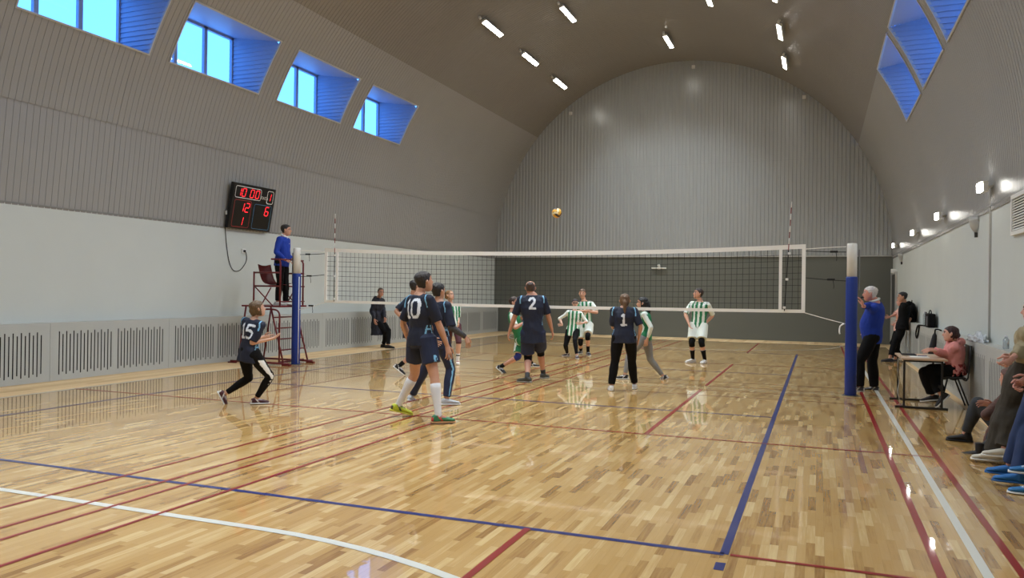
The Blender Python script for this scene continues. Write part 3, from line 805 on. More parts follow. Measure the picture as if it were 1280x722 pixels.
    tube(bm, [neck-T*.03*H, neck.lerp(hc, .35)-hF*.004*H, hc+HM @ V((0, -.08, -.28))], [.036*H*b**.5*(.86 if female else 1), .031*H*b**.5*(.86 if female else 1), .031*H], 12, 2)
    headloft(bm)
    tube(bm, [hc+HM @ V((0, .36, .10)), hc+HM @ V((0, .43, -.02)), hc+HM @ V((0, .475, -.10)), hc+HM @ V((0, .40, -.14))], [.03*hh, .045*hh, .062*hh, .05*hh], 8)
    tube(bm, [hc+HM @ V((-.07, .36, -.25)), hc+HM @ V((0, .385, -.25)), hc+HM @ V((.07, .36, -.25))], .04*hh, 8)
    for s in (-1, 1):
        tube(bm, [hc+HM @ V((s*.325, -.03, .10)), hc+HM @ V((s*.375, -.05, .03)), hc+HM @ V((s*.34, -.01, -.11))], [.04*hh, .065*hh, .04*hh], 8)
    for i in (0, 1):
        ball(bm, S[i], .0265*H); tube(bm, arm[i][0], arm[i][1], 12, 3); tube(bm, leg[i][0], leg[i][1], 14, 3)
        tube(bm, [spine(.84)[0]+sr*(-1, 1)[i]*.03*H, S[i]-T*.006*H], [.040*H, .027*H], 12)
    hands_geo = []
    Lh = .104*H
    for i, s in enumerate((-1, 1)):
        fd = (Wd[i]-E[i]).normalized()
        dr = handdir[i] if handdir[i] is not None else (fd + UP*-.15).normalized()
        dr = dr.normalized()
        pn = palm[i] if palm[i] is not None else (-sr*s*.9 + sfw*.1)
        pn = (pn-dr*pn.dot(dr)).normalized(); lat = dr.cross(pn)*1.0      # lateral axis across the palm
        # thumb side is forward/up
        ts_ = 1 if lat.dot(sfw+UP*.3) > 0 else -1
        w0 = Wd[i]
        loft(bm, [(w0-dr*.01, lat*.016*H, pn*.012*H), (w0+dr*.18*Lh, lat*.020*H, pn*.0115*H), (w0+dr*.50*Lh, lat*.0235*H, pn*.0105*H), (w0+dr*.54*Lh, lat*.021*H, pn*.008*H)], 10)
        hands_geo.append((w0, dr, pn, lat, ts_))
    me = remesh(bm, .0085, 2)
    # fingers: five separate chains rooted inside the palm
    fb = bmesh.new(); fb.from_mesh(me); D_.meshes.remove(me)
    for f in fb.faces: f.material_index = 0
    for (w0, dr, pn, lat, ts_) in hands_geo:
        for j, (off, fl_, cu) in enumerate(((.0175, .44, .30), (.0060, .50, .34), (-.0060, .46, .40), (-.0175, .37, .46))):
            p = w0+dr*.46*Lh+lat*ts_*off*H; d = (dr+lat*ts_*(off*H)*3.0).normalized(); P = [p]; a = 0
            for sgm in (.45, .32, .23):
                a += cu*.9*curl; dd = (d*math.cos(a)+pn*math.sin(a)); p = p+dd*fl_*Lh*sgm*1.15; P.append(p)
            tube(fb, P, [.0050*H, .0047*H, .0042*H, .0030*H], 7, 2)
        p = w0+dr*.14*Lh+lat*ts_*.016*H
        d1 = (dr*.62+lat*ts_*.75+pn*.25).normalized(); d2 = (dr*.9+lat*ts_*.25+pn*.35).normalized()
        tube(fb, [p, p+d1*.24*Lh, p+d1*.24*Lh+d2*.17*Lh, p+d1*.24*Lh+d2*.33*Lh], [.0075*H, .0062*H, .0055*H, .0038*H], 8, 2)
    # features by place on the head: lips, brows, eyes
    nh = 1.0
    for f in fb.faces:
        q = HMi @ (f.calc_center_median()-hc)
        if q.y > .18 and abs(q.x) < .26 and abs(q.z) < .4:
            if abs(q.x) < .11 and abs(q.z+.255) < .032: f.material_index = 1
            elif abs(q.z-.135) < .022 and .05 < abs(q.x) < .23: f.material_index = 2
            elif ((abs(q.x)-.14)/.066)**2+((q.z-.05)/.034)**2 < 1: f.material_index = 2 if abs(abs(q.x)-.14) < .032 else 3
    sk = 'skin_%d_%d_%d' % skin
    hcol = (hair or {}).get('color', (50, 38, 30))
    body = finish('body', fb, [mat(sk, skin, .5, var=.06, scale=14), mat('lips_'+sk, tuple(int(c*k) for c, k in zip(skin, (.82, .62, .62))), .45),
                  mat('brow_%d_%d_%d' % hcol, tuple(int(c*.7) for c in hcol), .7), mat('eye_white', (215, 212, 205), .3)], root, True, recalc=False)
    # ------------------------------------------------ clothes
    def paint(me, fn, mats):
        me.materials.clear()
        for x in mats: me.materials.append(x)
        for p in me.polygons: p.material_index = fn(p.center, p.normal)
    rnd = (hash(label) % 97)*.37 if False else sum(map(ord, label)) % 97*.37
    if top:
        bm = bmesh.new(); gr = top.get('grow', .014); hem = top.get('hem', -.22); fl = top.get('flare', .05)
        torso(bm, hem, .985, gr, 1.0, fl)
        sl = top.get('sleeve', .8); sg = top.get('sgrow', .012)
        cut = top.get('cut', None)
        for i in (0, 1):
            s = (-1, 1)[i]
            tube(bm, [spine(.86)[0]+sr*s*.03*H, S[i]-T*.004], [.05*H, .0345*H+gr*.6], 12)
            ball(bm, S[i]-T*.004, .0350*H+sg*.7)
            sli = sl[i] if isinstance(sl, tuple) else sl
            if sli <= 1:
                e = S[i].lerp(E[i], sli); tube(bm, [S[i], S[i].lerp(e, .5), e], [(.034*H)+sg*.6, .034*H+sg*.8, .031*H+sg*1.15], 14, 2)
            else:
                e = E[i].lerp(Wd[i], sli-1); rr = arm[i][1]; ball(bm, E[i], rr[3]+sg+.003)
                tube(bm, [S[i], S[i].lerp(E[i], .4), S[i].lerp(E[i], .85), E[i], E[i].lerp(e, .3), e], [.0345*H+sg*.6, rr[1]+sg, rr[2]+sg, rr[3]+sg, rr[4]+sg*.9, rr[6]+sg*.7], 14, 2)
        if top.get('hood'):
            P, A, B = spine(.99); tube(bm, [P+A*.07*H-B*.02*H, P-B*.055*H+UP*.012*H, P-A*.07*H-B*.02*H], [.022*H, .036*H, .022*H], 10, 3)
            tube(bm, [P+A*.06*H, P+B*.045*H-UP*.004*H, P-A*.06*H], [.018*H]*3, 10, 3)
        me = remesh(bm, .010, 2, top.get('fold', .010), 9, rnd)
        ppp, AA, BB = spine(.9)
        def tfn(c, n):
            d = c-neck; v = d.dot(T); u = d.dot(sr); w = d.dot(sfw)
            return top['paint'](u/H, v/H, w/H, n.dot(sr), n.dot(sfw), d) if 'paint' in top else 0
        paint(me, tfn, top['mats'])
        o = link(top.get('name', 'jersey'), me, root)
        if 'plabel' in top: o['label'] = top['plabel']
        if top.get('collar'):
            bm = bmesh.new(); P, A, B = spine(1.0); P = P+T*.004*H
            rg = [(P+A*math.cos(a)*.040*H*b+B*(math.sin(a)*.038*H+.006*H)+T*(.012*H-.016*H*math.sin(a)), ) for a in [2*math.pi*i/14 for i in range(15)]]
            tube(bm, [r_[0] for r_ in rg], .0105*H, 8)
            for s in (-1, 1):
                q = P+B*.046*H-T*.012*H; tube(bm, [q+A*s*.022*H, q+A*s*.016*H-T*.025*H+B*.006*H, q+A*s*.004*H-T*.04*H+B*.008*H], [.013*H, .010*H, .004*H], 8, 2)
            if top['collar'] == 'placket':
                q = P+B*.055*H-T*.03*H; tube(bm, [q, q-T*.06*H+B*.02*H], .009*H, 8)
            finish('collar', bm, m_cloth_white, root, True)
    if bottom:
        bm = bmesh.new(); gr = bottom.get('grow', .012); ln = bottom.get('len', 2.0); lg = bottom.get('lgrow', .014); hg = bottom.get('hemgrow', lg)
        torso(bm, -.16, bottom.get('waist', .22), gr)
        P, A, B = spine(-.1)
        for i, s in ((0, -1), (1, 1)):
            a = Hj[i]+hrr*s*.008*H; rr = leg[i][1]; ball(bm, a, .056*H*b**.5+lg*.8)
            if ln > 1: ball(bm, K[i], rr[3]+lg+.004)
            if ln <= 1:
                e = a.lerp(K[i], ln); tube(bm, [a+UP*.02*H, a.lerp(e, .5), e], [.053*H*b**.5+lg, .051*H*b**.5+lg*1.2, .046*H*b**.5+lg*1.6], 16, 2)
            else:
                e = K[i].lerp(A_[i], ln-1)
                tube(bm, [a+UP*.02*H, a.lerp(K[i], .4), a.lerp(K[i], .85), K[i], K[i].lerp(e, .35), K[i].lerp(e, .75), e],
                     [rr[0]+.006+lg*.6, rr[1]+.005+lg*.8, rr[2]+lg, rr[3]+lg, rr[4]+lg+(hg-lg)*.3, rr[5]+lg+(hg-lg)*.7+.003, rr[6]+hg+.004], 16, 2)
        me = remesh(bm, .010, 2, bottom.get('fold', .009), 8, rnd+5)
        def bfn(c, n):
            if 'paint' not in bottom: return 0
            i = 0 if (c-Hj[0]).length_squared < (c-Hj[1]).length_squared else 1
            ax = (K[i]-Hj[i]).normalized(); below = (c-K[i]).dot(ax) > 0
            return bottom['paint'](i, n.dot(hrr)*(-1, 1)[i], n.dot(hfw), (c-pelvis).dot(UP)/H, below)
        paint(me, bfn, bottom['mats']); link(bottom.get('name', 'trousers'), me, root)
    # feet
    for i, s in ((0, -1), (1, 1)):
        td = face_dir(toes[i]) if toes and toes[i] is not None else hf
        tr_ = td.cross(UP); pit = R_(tpitch[i]); td2 = td*math.cos(pit)-UP*math.sin(pit); tu = tr_.cross(td2)
        a = A_[i]; sp = shoes[i] if isinstance(shoes, (list, tuple)) else shoes
        ah = .046*H
        def F(y, z): return a+td2*y*H+tu*(z*H)
        zs = -.046
        bm = bmesh.new()
        prof_ = [(-.047, .010, .018), (-.040, .020, .036), (-.02, .0235, .044), (.010, .0235, .043), (.045, .0255, .032), (.075, .0275, .023), (.098, .024, .018), (.110, .012, .011)]
        if sp.get('slim'): prof_ = [(y, w*.9, h_*.85) for y, w, h_ in prof_]
        loft(bm, [(F(y, zs+.008+h_/2), tr_*w*H, tu*h_/2*H*1.05) for y, w, h_ in prof_], 14)
        tube(bm, [F(-.012, -.035), F(-.012, .004+sp.get('high', 0))], [.0255*H, (.0235+sp.get('cg', 0))*H], 12)
        me = remesh(bm, .0075, 2)
        me.materials.clear(); ms = sp['mats']
        for x in ms: me.materials.append(x)
        for p in me.polygons:
            d = p.center-a; y = d.dot(td2)/H; z = d.dot(tu)/H
            p.material_index = sp['paint'](y, z, p.normal.dot(tr_)*s) if 'paint' in sp else 0
        so = link('shoe', me, root)
        bm = bmesh.new()
        loft(bm, [(F(y, zs+.004), tr_*w*1.06*H, tu*.0075*H) for y, w in ((-.050, .010), (-.043, .020), (-.02, .024), (.02, .0235), (.06, .027), (.09, .0265), (.108, .018), (.114, .008))], 16)
        s2 = finish('sole', bm, sp.get('sole', m_cloth_white), so, True)
        if socks:
            bm = bmesh.new(); f0 = socks.get('top', .45); lp = leg[i][0]; rr = leg[i][1]; g = socks.get('grow', .005)
            K_, Aa = K[i], A_[i]
            def rl(f):   # radius of the shin at fraction f from the knee
                return (rr[3]+(rr[4]-rr[3])*f/.28) if f < .28 else ((rr[4]+(rr[5]-rr[4])*(f-.28)/.42) if f < .7 else rr[5]+(rr[6]-rr[5])*(f-.7)/.3)
            fs = [f0+(1.0-f0)*j/6 for j in range(7)]
            tube(bm, [K_.lerp(Aa, f) for f in fs]+[Aa-tu*.02*H], [rl(f)+g for f in fs]+[rr[6]+g], 14)
            mss = socks['mats']; 
            for f in bm.faces:
                fr_ = (f.calc_center_median()-K_).length/SHN; f.material_index = socks['paint'](fr_) if 'paint' in socks else 0
            finish('sock', bm, mss, root, True)
        if pads and pads.get('side', (1, 1))[i]:
            bm = bmesh.new(); rr = leg[i][1]; g = pads.get('grow', .008); e1 = K[i].lerp(Hj[i], pads.get('up', .18)); e2 = K[i].lerp(A_[i], pads.get('down', .20))
            tube(bm, [e1, K[i].lerp(e1, .5), K[i]+hfw*.008, K[i].lerp(e2, .5), e2], [rr[2]+g*.7, rr[2]+g, rr[3]+g*1.4, rr[3]+g, rr[4]*.98+g*.7], 14, 2)
            finish('knee_pad', bm, pads['mats'], root, True)
    # hair
    if hair and hair['style'] != 'none':
        st = hair['style']; bm = bmesh.new(); g = hair.get('g', 1.09)
        headloft(bm, g, -.02, 24)
        if st in ('bob', 'long', 'ponytail', 'bun') : tube(bm, [hc+HM @ V((0, -.15, .2)), hc+HM @ V((0, -.28, -.1)), hc+HM @ V((0, -.22, -.35 if st == 'bob' else -.25))], [.33*hh, .26*hh, .16*hh], 12, 2)
        if st == 'ponytail': tube(bm, [hc+HM @ V((0, -.40, .05)), hc+HM @ V((0, -.56, -.1)), hc+HM @ V((0, -.54, -.5)), hc+HM @ V((.02, -.5, -.95))], [.10*hh, .13*hh, .13*hh, .05*hh], 10, 3)
        if st == 'bun': ball(bm, hc+HM @ V((0, -.44, -.08)), .13*hh)
        if st == 'long': tube(bm, [hc+HM @ V((0, -.25, .1)), hc+HM @ V((0, -.42, -.35)), hc+HM @ V((.03, -.40, -.8)), hc+HM @ V((.05, -.30, -1.1))], [.34*hh, .30*hh, .26*hh, .12*hh], 12, 3)
        me = remesh(bm, .007, 1, .006, 45, rnd)
        b2 = bmesh.new(); b2.from_mesh(me); D_.meshes.remove(me); kill = []
        top_ = hair.get('line', .30)
        for f in b2.faces:
            q = HMi @ (f.calc_center_median()-hc); y, z, x = q.y, q.z, abs(q.x)
            if st == 'bald': lim = 9 if (z > .20 and y > -.30) or y > .05 else (-.22 if y < -.10 else .02)
            elif y > .22: lim = top_ - .10*max(0, x-.18)*5
            elif y > .02: lim = top_-.05 - (.22-y)*1.3 if x > .2 else top_
            elif y > -.12: lim = -.02 if st in ('short', 'crop') else -.25
            else: lim = {'short': -.30, 'crop': -.22}.get(st, -9)
            if st in ('bob', 'long') and y <= .12 and x > .22: lim = -.42 if st == 'bob' else -9
            if z < lim and q.y > -.75 and not (st in ('long', 'ponytail') and y < -.2): kill.append(f)
        bmesh.ops.delete(b2, geom=kill, context='FACES')
        mh = mat('hair_%d_%d_%d' % hcol, hcol, .55, var=.35, scale=60, bump=.4, bscale=120)
        finish('hair', b2, mh, root, True, recalc=False)
    info = dict(root=root, S=S, E=E, W=Wd, K=K, A=A_, hc=hc, HM=HM, hh=hh, Hj=Hj, spine=spine, T=T, sr=sr, sfw=sfw, hrr=hrr, hfw=hfw, H=H, arm=arm, leg=leg)
    if extras: extras(info)
    return info

m_cloth_white = mat('white_cloth', (226, 226, 222), .8)
m_navy = mat('navy_jersey', (11, 22, 46), .7, var=.12, scale=5)
m_navy2 = mat('navy_shorts', (18, 30, 60), .7, var=.12, scale=5)
m_lblue = mat('light_blue_piping', (120, 178, 216), .7)
m_numw = mat('number_white', (214, 220, 228), .7)
m_green = mat('green_jersey', (28, 122, 78), .7, var=.10, scale=6)
m_jwhite = mat('white_jersey', (218, 226, 218), .75, var=.03, scale=6)
m_blk = mat('black_cloth', (13, 13, 15), .85, var=.15, scale=6, spec=.2)
m_royal = mat('royal_blue_sweater', (14, 52, 152), .85, var=.10, scale=6)
m_bshorts = mat('bright_navy_shorts', (30, 48, 110), .7, var=.1, scale=6)

def navy_paint(num, uoff=0.0, vtop=-.125, h=.125, th=.0165, H=1.8):
    def fn(u, v, w, nr, nf, d):
        U, Vv = u*H, v*H
        if nf < -.15 and num:
            if glyph_hit(num, (U-uoff), Vv-vtop*H, h*H, th): return 2
        # curved piping over the shoulders
        a = abs(u)
        if -.085 < v < .03 and abs(a-(.086+.030*math.sin(min(1, max(0, (.03-v)/.09))*1.57))) < .0055: return 1
        # forked side flash low on the flanks
        if -.30 < v < -.205 and abs(nr) > .35:
            t = (-.205-v)/.095; off = .012+.024*t
            if abs(abs(w)-off) < .005 or (abs(t-.25) < .07 and abs(w) < off): return 1
        return 0
    return fn
def stripe_paint(period=.058, back_green=False, plain_sleeve=True):
    def fn(u, v, w, nr, nf, d):
        if abs(u) > .125: return 1
        if v > -.03 and abs(u) > .075: return 1
        if back_green and nf < -.1: return 0
        return 0 if (u/period) % 1.0 < .52 else 1
    return fn
def shoe(col, sole=None, accent=None, fn=None, high=0, slim=False, cg=0):
    ms = [mat('shoe_%d_%d_%d' % col, col, .55, var=.08, scale=30)] + ([mat('accent_%d_%d_%d' % accent, accent, .5)] if accent else [])
    d = dict(mats=ms, high=high, slim=slim, cg=cg)
    if accent: d['paint'] = fn or (lambda y, z, s: 1 if (abs((y-.02)*1.2+z+.028) < .008 and abs(s) > .3) or (y < -.034 and z < -.01) or (.012 < y < .055 and z > -.012 and int(y*260) % 2 == 0) else 0)
    d['sole'] = mat('sole_%d_%d_%d' % (sole or (220, 220, 215)), sole or (220, 220, 215), .6)
    return d
def G(px, py, H=1.75, lift=0):           # ankle over a sole point standing on the floor
    p = onfloor(px, py); return p + UP*(.050*H+lift)
JN = dict(name='jersey', sleeve=.86, hem=-.26, grow=.016, flare=.04, fold=.012)
def jersey(num, H, **k): d = dict(JN); d.update(mats=[m_navy, m_lblue, m_numw], paint=navy_paint(num, H=H, **{q: k.pop(q) for q in list(k) if q in ('uoff', 'vtop', 'h', 'th')})); d.update(k); return d
def gjersey(**k):
    d = dict(JN); d.update(mats=[m_green, m_jwhite], paint=stripe_paint(**{q: k.pop(q) for q in list(k) if q in ('period', 'back_green')}), hem=-.06, flare=.03); d.update(k); return d
black_tr = dict(name='trousers', mats=[m_blk], len=1.93, lgrow=.012, hemgrow=.020)
tights = dict(name='leggings', mats=[m_blk], len=1.90, lgrow=.007, hemgrow=.004, grow=.012, fold=.002)

# --- player 15, running, far left
D = 11.0
person('running player with brown bob, navy jersey number 15, black leggings, far left', 1.62,
  at(311, 441, D), at(318, 399, D), at(322, 386, D), hip=55, sh=48, hd=75, hpitch=12,
  feet=(at(281, 492, D+.15), G(320, 505, 1.62)), toes=(100, 88), tpitch=(62, 0), knees=(face_dir(70), face_dir(80)),
  hands=(at(329, 421, D+.22), at(337, 424, D-.05)), elbows=(-UP, V((0, 0, -1))+face_dir(250)*.5), handdir=(None, face_dir(80)+UP*.3), palm=(None, UP),
  female=True, top=jersey('15', 1.62, uoff=0, vtop=-.105, hem=-.26, sleeve=.9, flare=.02, grow=.014), bottom=dict(tights, paint=lambda i, nr, nf, z, below: 1 if i == 1 and nr > .90 and nf < .3 and z < -.06 else 0, mats=[m_blk, m_cloth_white]),
  shoes=shoe((70, 28, 38), accent=(220, 215, 210)), hair=dict(style='bob', color=(92, 70, 46), g=1.12), skin=(200, 156, 132))

# --- player 10, nearest
D = 10.0
def p10x(I):
    pass
person('tall player seen from behind, navy jersey number 10, white knee socks, yellow-green shoes', 1.90,
  at(527, 425, D), at(525, 368, D), at(530, 352, D), hip=50, sh=56, hd=58, hpitch=10,
  feet=(at(498, 506, 10.25), at(548, 519, 9.75)), toes=(82, 84), tpitch=(14, 0), knees=(face_dir(70), face_dir(60)),
  hands=(at(512, 428, D+.3), at(559, 432, D-.05)), elbows=(None, face_dir(200)+face_dir(90)*.5), handdir=(None, face_dir(100)*.25-UP),
  build=1.0, top=jersey('10', 1.90, uoff=0, vtop=-.09, h=.126, th=.017, hem=-.12, grow=.018), bottom=dict(name='shorts', mats=[m_navy2, m_lblue], len=.62, lgrow=.020, waist=.15,
     paint=lambda i, nr, nf, z, below: 1 if nr > .75 and abs(nf+.15) < .12+(-.03-z)*0 and z < -.09 and abs(abs(nf+.15)-(-.03-z)*.5) < .05 else 0),
  socks=dict(top=.16, mats=[mat('white_sock', (216, 216, 218), .8), mat('grey_stripe', (120, 120, 132), .8)], paint=lambda f: 1 if abs(f-.45) < .016 or abs(f-.72) < .016 else 0),
  shoes=[shoe((186, 196, 48), accent=(52, 60, 40), sole=(196, 190, 60)), shoe((52, 120, 82), accent=(200, 70, 70), sole=(190, 140, 90))],
  hair=dict(style='short', color=(40, 33, 29), g=1.07), skin=(196, 148, 122))

# --- player 7 beside him
D = 11.5
def p7x(I):
    i = 1; bm = bmesh.new(); E_, W_ = I['E'][i], I['W'][i]; H = I['H']
    tube(bm, [E_.lerp(W_, t) for t in (-.12, .1, .3, .6, .97)], [r*H+.005 for r in (.025, .0245, .0255, .021, .0165)], 14)
    for f in bm.faces: pass
    ms = mat('patterned_sleeve', (62, 62, 66), .7, var=.97, scale=42)
    finish('arm_sleeve', bm, ms, I['root'], True)
person('dark-haired player in navy jersey with patterned arm sleeve, beside number 10', 1.78,
  at(549, 424, D), at(549, 377, D), at(548, 364, D), hip=60, sh=50, hd=45,
  feet=(at(514, 495, 11.75), G(558, 506, 1.78)), toes=(20, 85), tpitch=(18, 0), knees=(face_dir(60), face_dir(60)),
  hands=(at(539, 426, D-.25), at(582, 421, D-.1)), elbows=(face_dir(300)-UP*.2, face_dir(240)), handdir=(face_dir(100)-UP*.3, face_dir(90)*.4-UP), palm=(face_dir(180), None),
  top=jersey('7', 1.78, uoff=-.05, sleeve=.98, sgrow=.016), bottom=dict(black_tr, mats=[m_navy2, m_lblue], paint=lambda i, nr, nf, z, b: 1 if nr > .88 and abs(nf) < .15 else 0),
  shoes=shoe((176, 180, 184), sole=(225, 225, 225)), hair=dict(style='short', color=(30, 27, 27), g=1.08), skin=(190, 144, 118), extras=p7x)

# --- player hidden behind number 10
D = 15.3
person('player in blue shorts mostly hidden behind player 10, dark knee pad', 1.80,
  at(514, 412, D), at(516, 371, D), at(519, 358, D), hip=75, sh=60, hd=60,
  feet=(at(499, 457, D-.1), G(529, 468, 1.8)), toes=(95, 90), tpitch=(38, 0), knees=(face_dir(85), face_dir(85)),
  hands=(at(506, 401, D), at(523, 400, D+.2)), elbows=(face_dir(270), None), top=jersey(None, 1.8), bottom=dict(name='shorts', mats=[m_bshorts], len=.72, lgrow=.02),
  pads=dict(mats=[m_blk], up=.2, down=.2), socks=dict(top=.75, mats=[m_blk]), shoes=shoe((26, 26, 30), accent=(210, 210, 210)), hair=dict(style='short', color=(34, 30, 30)), skin=(190, 142, 116))

# --- green and white players beyond the net
D = 17.8
person('fair-haired player in green and white with burgundy leggings, beside the sleeved arm', 1.68,
  at(566, 408, D), at(564, 380, D), at(562, 369, D), hip=165, sh=150, hd=125, hpitch=14,
  feet=(G(572, 455, 1.68), G(560, 451, 1.68)), toes=(178, 160), female=True, hands=(at(573, 404, D-.1), at(555, 400, D-.2)),
  top=gjersey(), bottom=dict(tights, mats=[mat('burgundy_leggings', (74, 26, 36), .7)], len=1.12, lgrow=.008), socks=dict(top=.62, mats=[m_cloth_white, m_blk], paint=lambda f: 1 if .70 < f < .76 else 0),
  shoes=shoe((224, 216, 206), accent=(130, 50, 50), fn=lambda y, z, s: 1 if .03 < y < .06 else 0), hair=dict(style='bun', color=(142, 106, 66), g=1.06), skin=(206, 160, 134))
D = 15.9
person('crouching player in green jersey with blue knee pad, behind player 2', 1.66,
  at(651, 423, D), at(641, 388, D-.1), at(643, 378, D-.15), hip=95, sh=100, hd=110, hpitch=10,
  feet=(at(626, 458, D), G(666, 462, 1.66)), toes=(120, 95), tpitch=(32, 0), knees=(face_dir(110)+UP*.2, face_dir(80)),
  hands=(at(650, 398, D-.1), at(657, 402, D-.35)), top=gjersey(period=.4, sleeve=.8), bottom=dict(name='shorts', mats=[m_jwhite, m_green], len=.8, lgrow=.02, paint=lambda i, nr, nf, z, b: 1 if nr > .6 else 0),
  pads=dict(mats=[mat('blue_knee_pad', (24, 36, 112), .7)], up=.16, down=.16), socks=dict(top=.80, mats=[m_blk]), shoes=shoe((26, 26, 30), accent=(220, 220, 220)), hair=dict(style='short', color=(60, 44, 36)), skin=(200, 150, 128))
D = 14.5
person('bald stocky player seen from behind, navy jersey number 2, black knee braces', 1.88,
  at(666, 417, D), at(665, 368, D), at(663, 360, D), hip=2, sh=0, hd=0,
  feet=(G(659, 478, 1.88), G(679, 473, 1.88)), toes=(-62, 28), hands=(at(637, 414, D+.12), at(690, 413, D+.12)), elbows=(face_dir(190), face_dir(170)), build=1.13,
  palm=(None, None), top=jersey('2', 1.88, uoff=0, vtop=-.085, h=.112, th=.021, sleeve=.86, hem=-.24), bottom=dict(name='shorts', mats=[m_navy2], len=.80, lgrow=.024),
  pads=dict(mats=[m_blk], up=.15, down=.16, grow=.008), socks=dict(top=.80, mats=[mat('charcoal_sock', (44, 46, 48), .8)]), shoes=shoe((60, 60, 54), sole=(150, 148, 140)),
  hair=dict(style='bald', color=(66, 52, 46), g=1.03), skin=(186, 136, 112))
D = 20.0
person('small player with glasses, green striped shirt and black leggings, under the net band', 1.56,
  at(716, 414, D), at(718, 388, D), at(719, 379, D), hip=200, sh=185, hd=180, female=True,
  feet=(G(721, 448, 1.56), G(709, 445, 1.56)), toes=(170, 225), knees=(face_dir(195), face_dir(200)), hands=(at(727, 404, D-.25), at(703, 406, D-.1)), elbows=(face_dir(90)-UP, face_dir(270)-UP),
  handdir=(face_dir(240), face_dir(250)), top=gjersey(period=.062, sleeve=1.1, hem=-.20, flare=.06), bottom=tights, shoes=shoe((44, 24, 30), accent=(215, 210, 210)), hair=dict(style='short', color=(44, 30, 32), g=1.09), skin=(206, 166, 146),
  extras=lambda I: [rod('glasses', [I['hc']+I['HM'] @ V((x, .42-abs(x)*.35, .05)) for x in (-.26, -.14, 0, .14, .26)], .012, m_cord, I['root'], 6, 2)])
D = 20.8
person('taller green striped player with hands clasped, standing behind the player in glasses', 1.78,
  at(732, 407, D), at(730, 376, D), at(728, 367, D), hip=185, sh=190, hd=190,
  feet=(G(735, 444, 1.78), G(726, 442, 1.78)), toes=(165, 200), hands=(at(735, 389, D-.3), at(732, 388, D-.32)), elbows=(face_dir(90)-UP*.6, face_dir(270)-UP*.6), handdir=(face_dir(270), face_dir(90)),
  top=gjersey(), bottom=dict(name='shorts', mats=[m_jwhite], len=.75, lgrow=.02), pads=dict(mats=[m_blk], up=.2, down=.2), socks=dict(top=.6, mats=[m_blk]), shoes=shoe((30, 30, 34), accent=(200, 200, 200)),
  hair=dict(style='short', color=(96, 70, 50)), skin=(206, 158, 132))
D = 13.2
person('player with brown ponytail seen from behind, navy jersey number 1, black trousers', 1.68,
  at(780, 421, D), at(780, 384, D), at(781, 376, D), hip=0, sh=2, hd=0,  female=True, build=1.12,
  feet=(G(764, 488, 1.68), G(793, 486, 1.68)), toes=(-8, 6), hands=(at(772, 408, D+.32), at(798, 424, D+.04)), elbows=(face_dir(-150)-UP, face_dir(150)),
  top=jersey('1', 1.68, uoff=0, h=.115, th=.017, vtop=-.12, sleeve=.9, hem=-.20), bottom=dict(black_tr, lgrow=.014), shoes=shoe((214, 212, 206)), hair=dict(style='ponytail', color=(104, 78, 54), g=1.10), skin=(198, 150, 126))
D = 15.2
person('player with long black hair striding in green and white, grey leggings, behind player 1', 1.66,
  at(806, 423, D), at(806, 389, D), at(803, 379, D), hip=285, sh=275, hd=272, female=True,
  feet=(G(781, 474, 1.66), at(829, 470, D)), toes=(275, 275), tpitch=(0, 30), knees=(face_dir(270), face_dir(270)), hands=(at(809, 424, D-.2), at(800, 420, D+.2)),
  top=gjersey(sleeve=1.85, back_green=True), bottom=dict(tights, mats=[mat('grey_leggings', (128, 128, 126), .8, var=.1, scale=20)]), shoes=shoe((24, 24, 28), accent=(210, 210, 210)),
  hair=dict(style='long', color=(20, 18, 20), g=1.10), skin=(202, 156, 132))
D = 18.85
person('green striped player in white shorts standing alone beyond the net on the right', 1.84,
  at(873, 407, D), at(875, 377, D), at(873, 367, D), hip=192, sh=200, hd=248, hpitch=10,
  feet=(G(881, 454, 1.84), G(866, 453, 1.84)), toes=(205, 235), hands=(at(882, 404, D-.05), at(861, 404, D-.15)), elbows=(face_dir(60), face_dir(300)), build=1.05,
  top=gjersey(sleeve=.95), bottom=dict(name='shorts', mats=[m_jwhite], len=.80, lgrow=.022), pads=dict(mats=[m_blk], up=.2, down=.22), socks=dict(top=.42, mats=[m_blk, m_cloth_white], paint=lambda f: 1 if f < .48 else 0), shoes=shoe((216, 214, 208)),
  hair=dict(style='short', color=(46, 32, 26)), skin=(206, 156, 130))
# --- man in dark coat by the left wall
D = 22.2
person('man in long dark padded coat leaning by the left radiator covers, far side', 1.74,
  at(473, 401, D+.15), at(473, 373, D+.15), at(476, 365, D), hip=130, sh=125, hd=160,
  feet=(G(485, 435, 1.74), G(479, 434, 1.74)), toes=(110, 120), hands=(at(481, 398, D-.05), at(468, 399, D-.15)), elbows=(None, face_dir(300)-UP),
  top=dict(name='coat', mats=[mat('dark_navy_coat', (18, 21, 36), .6, var=.3, scale=12)], sleeve=1.95, hem=-.62, grow=.048, sgrow=.030, flare=.03, fold=.022, hood=True), bottom=black_tr, shoes=shoe((24, 24, 26), sole=(40, 40, 40)),
  hair=dict(style='crop', color=(70, 62, 58), g=1.04), skin=(192, 140, 116))
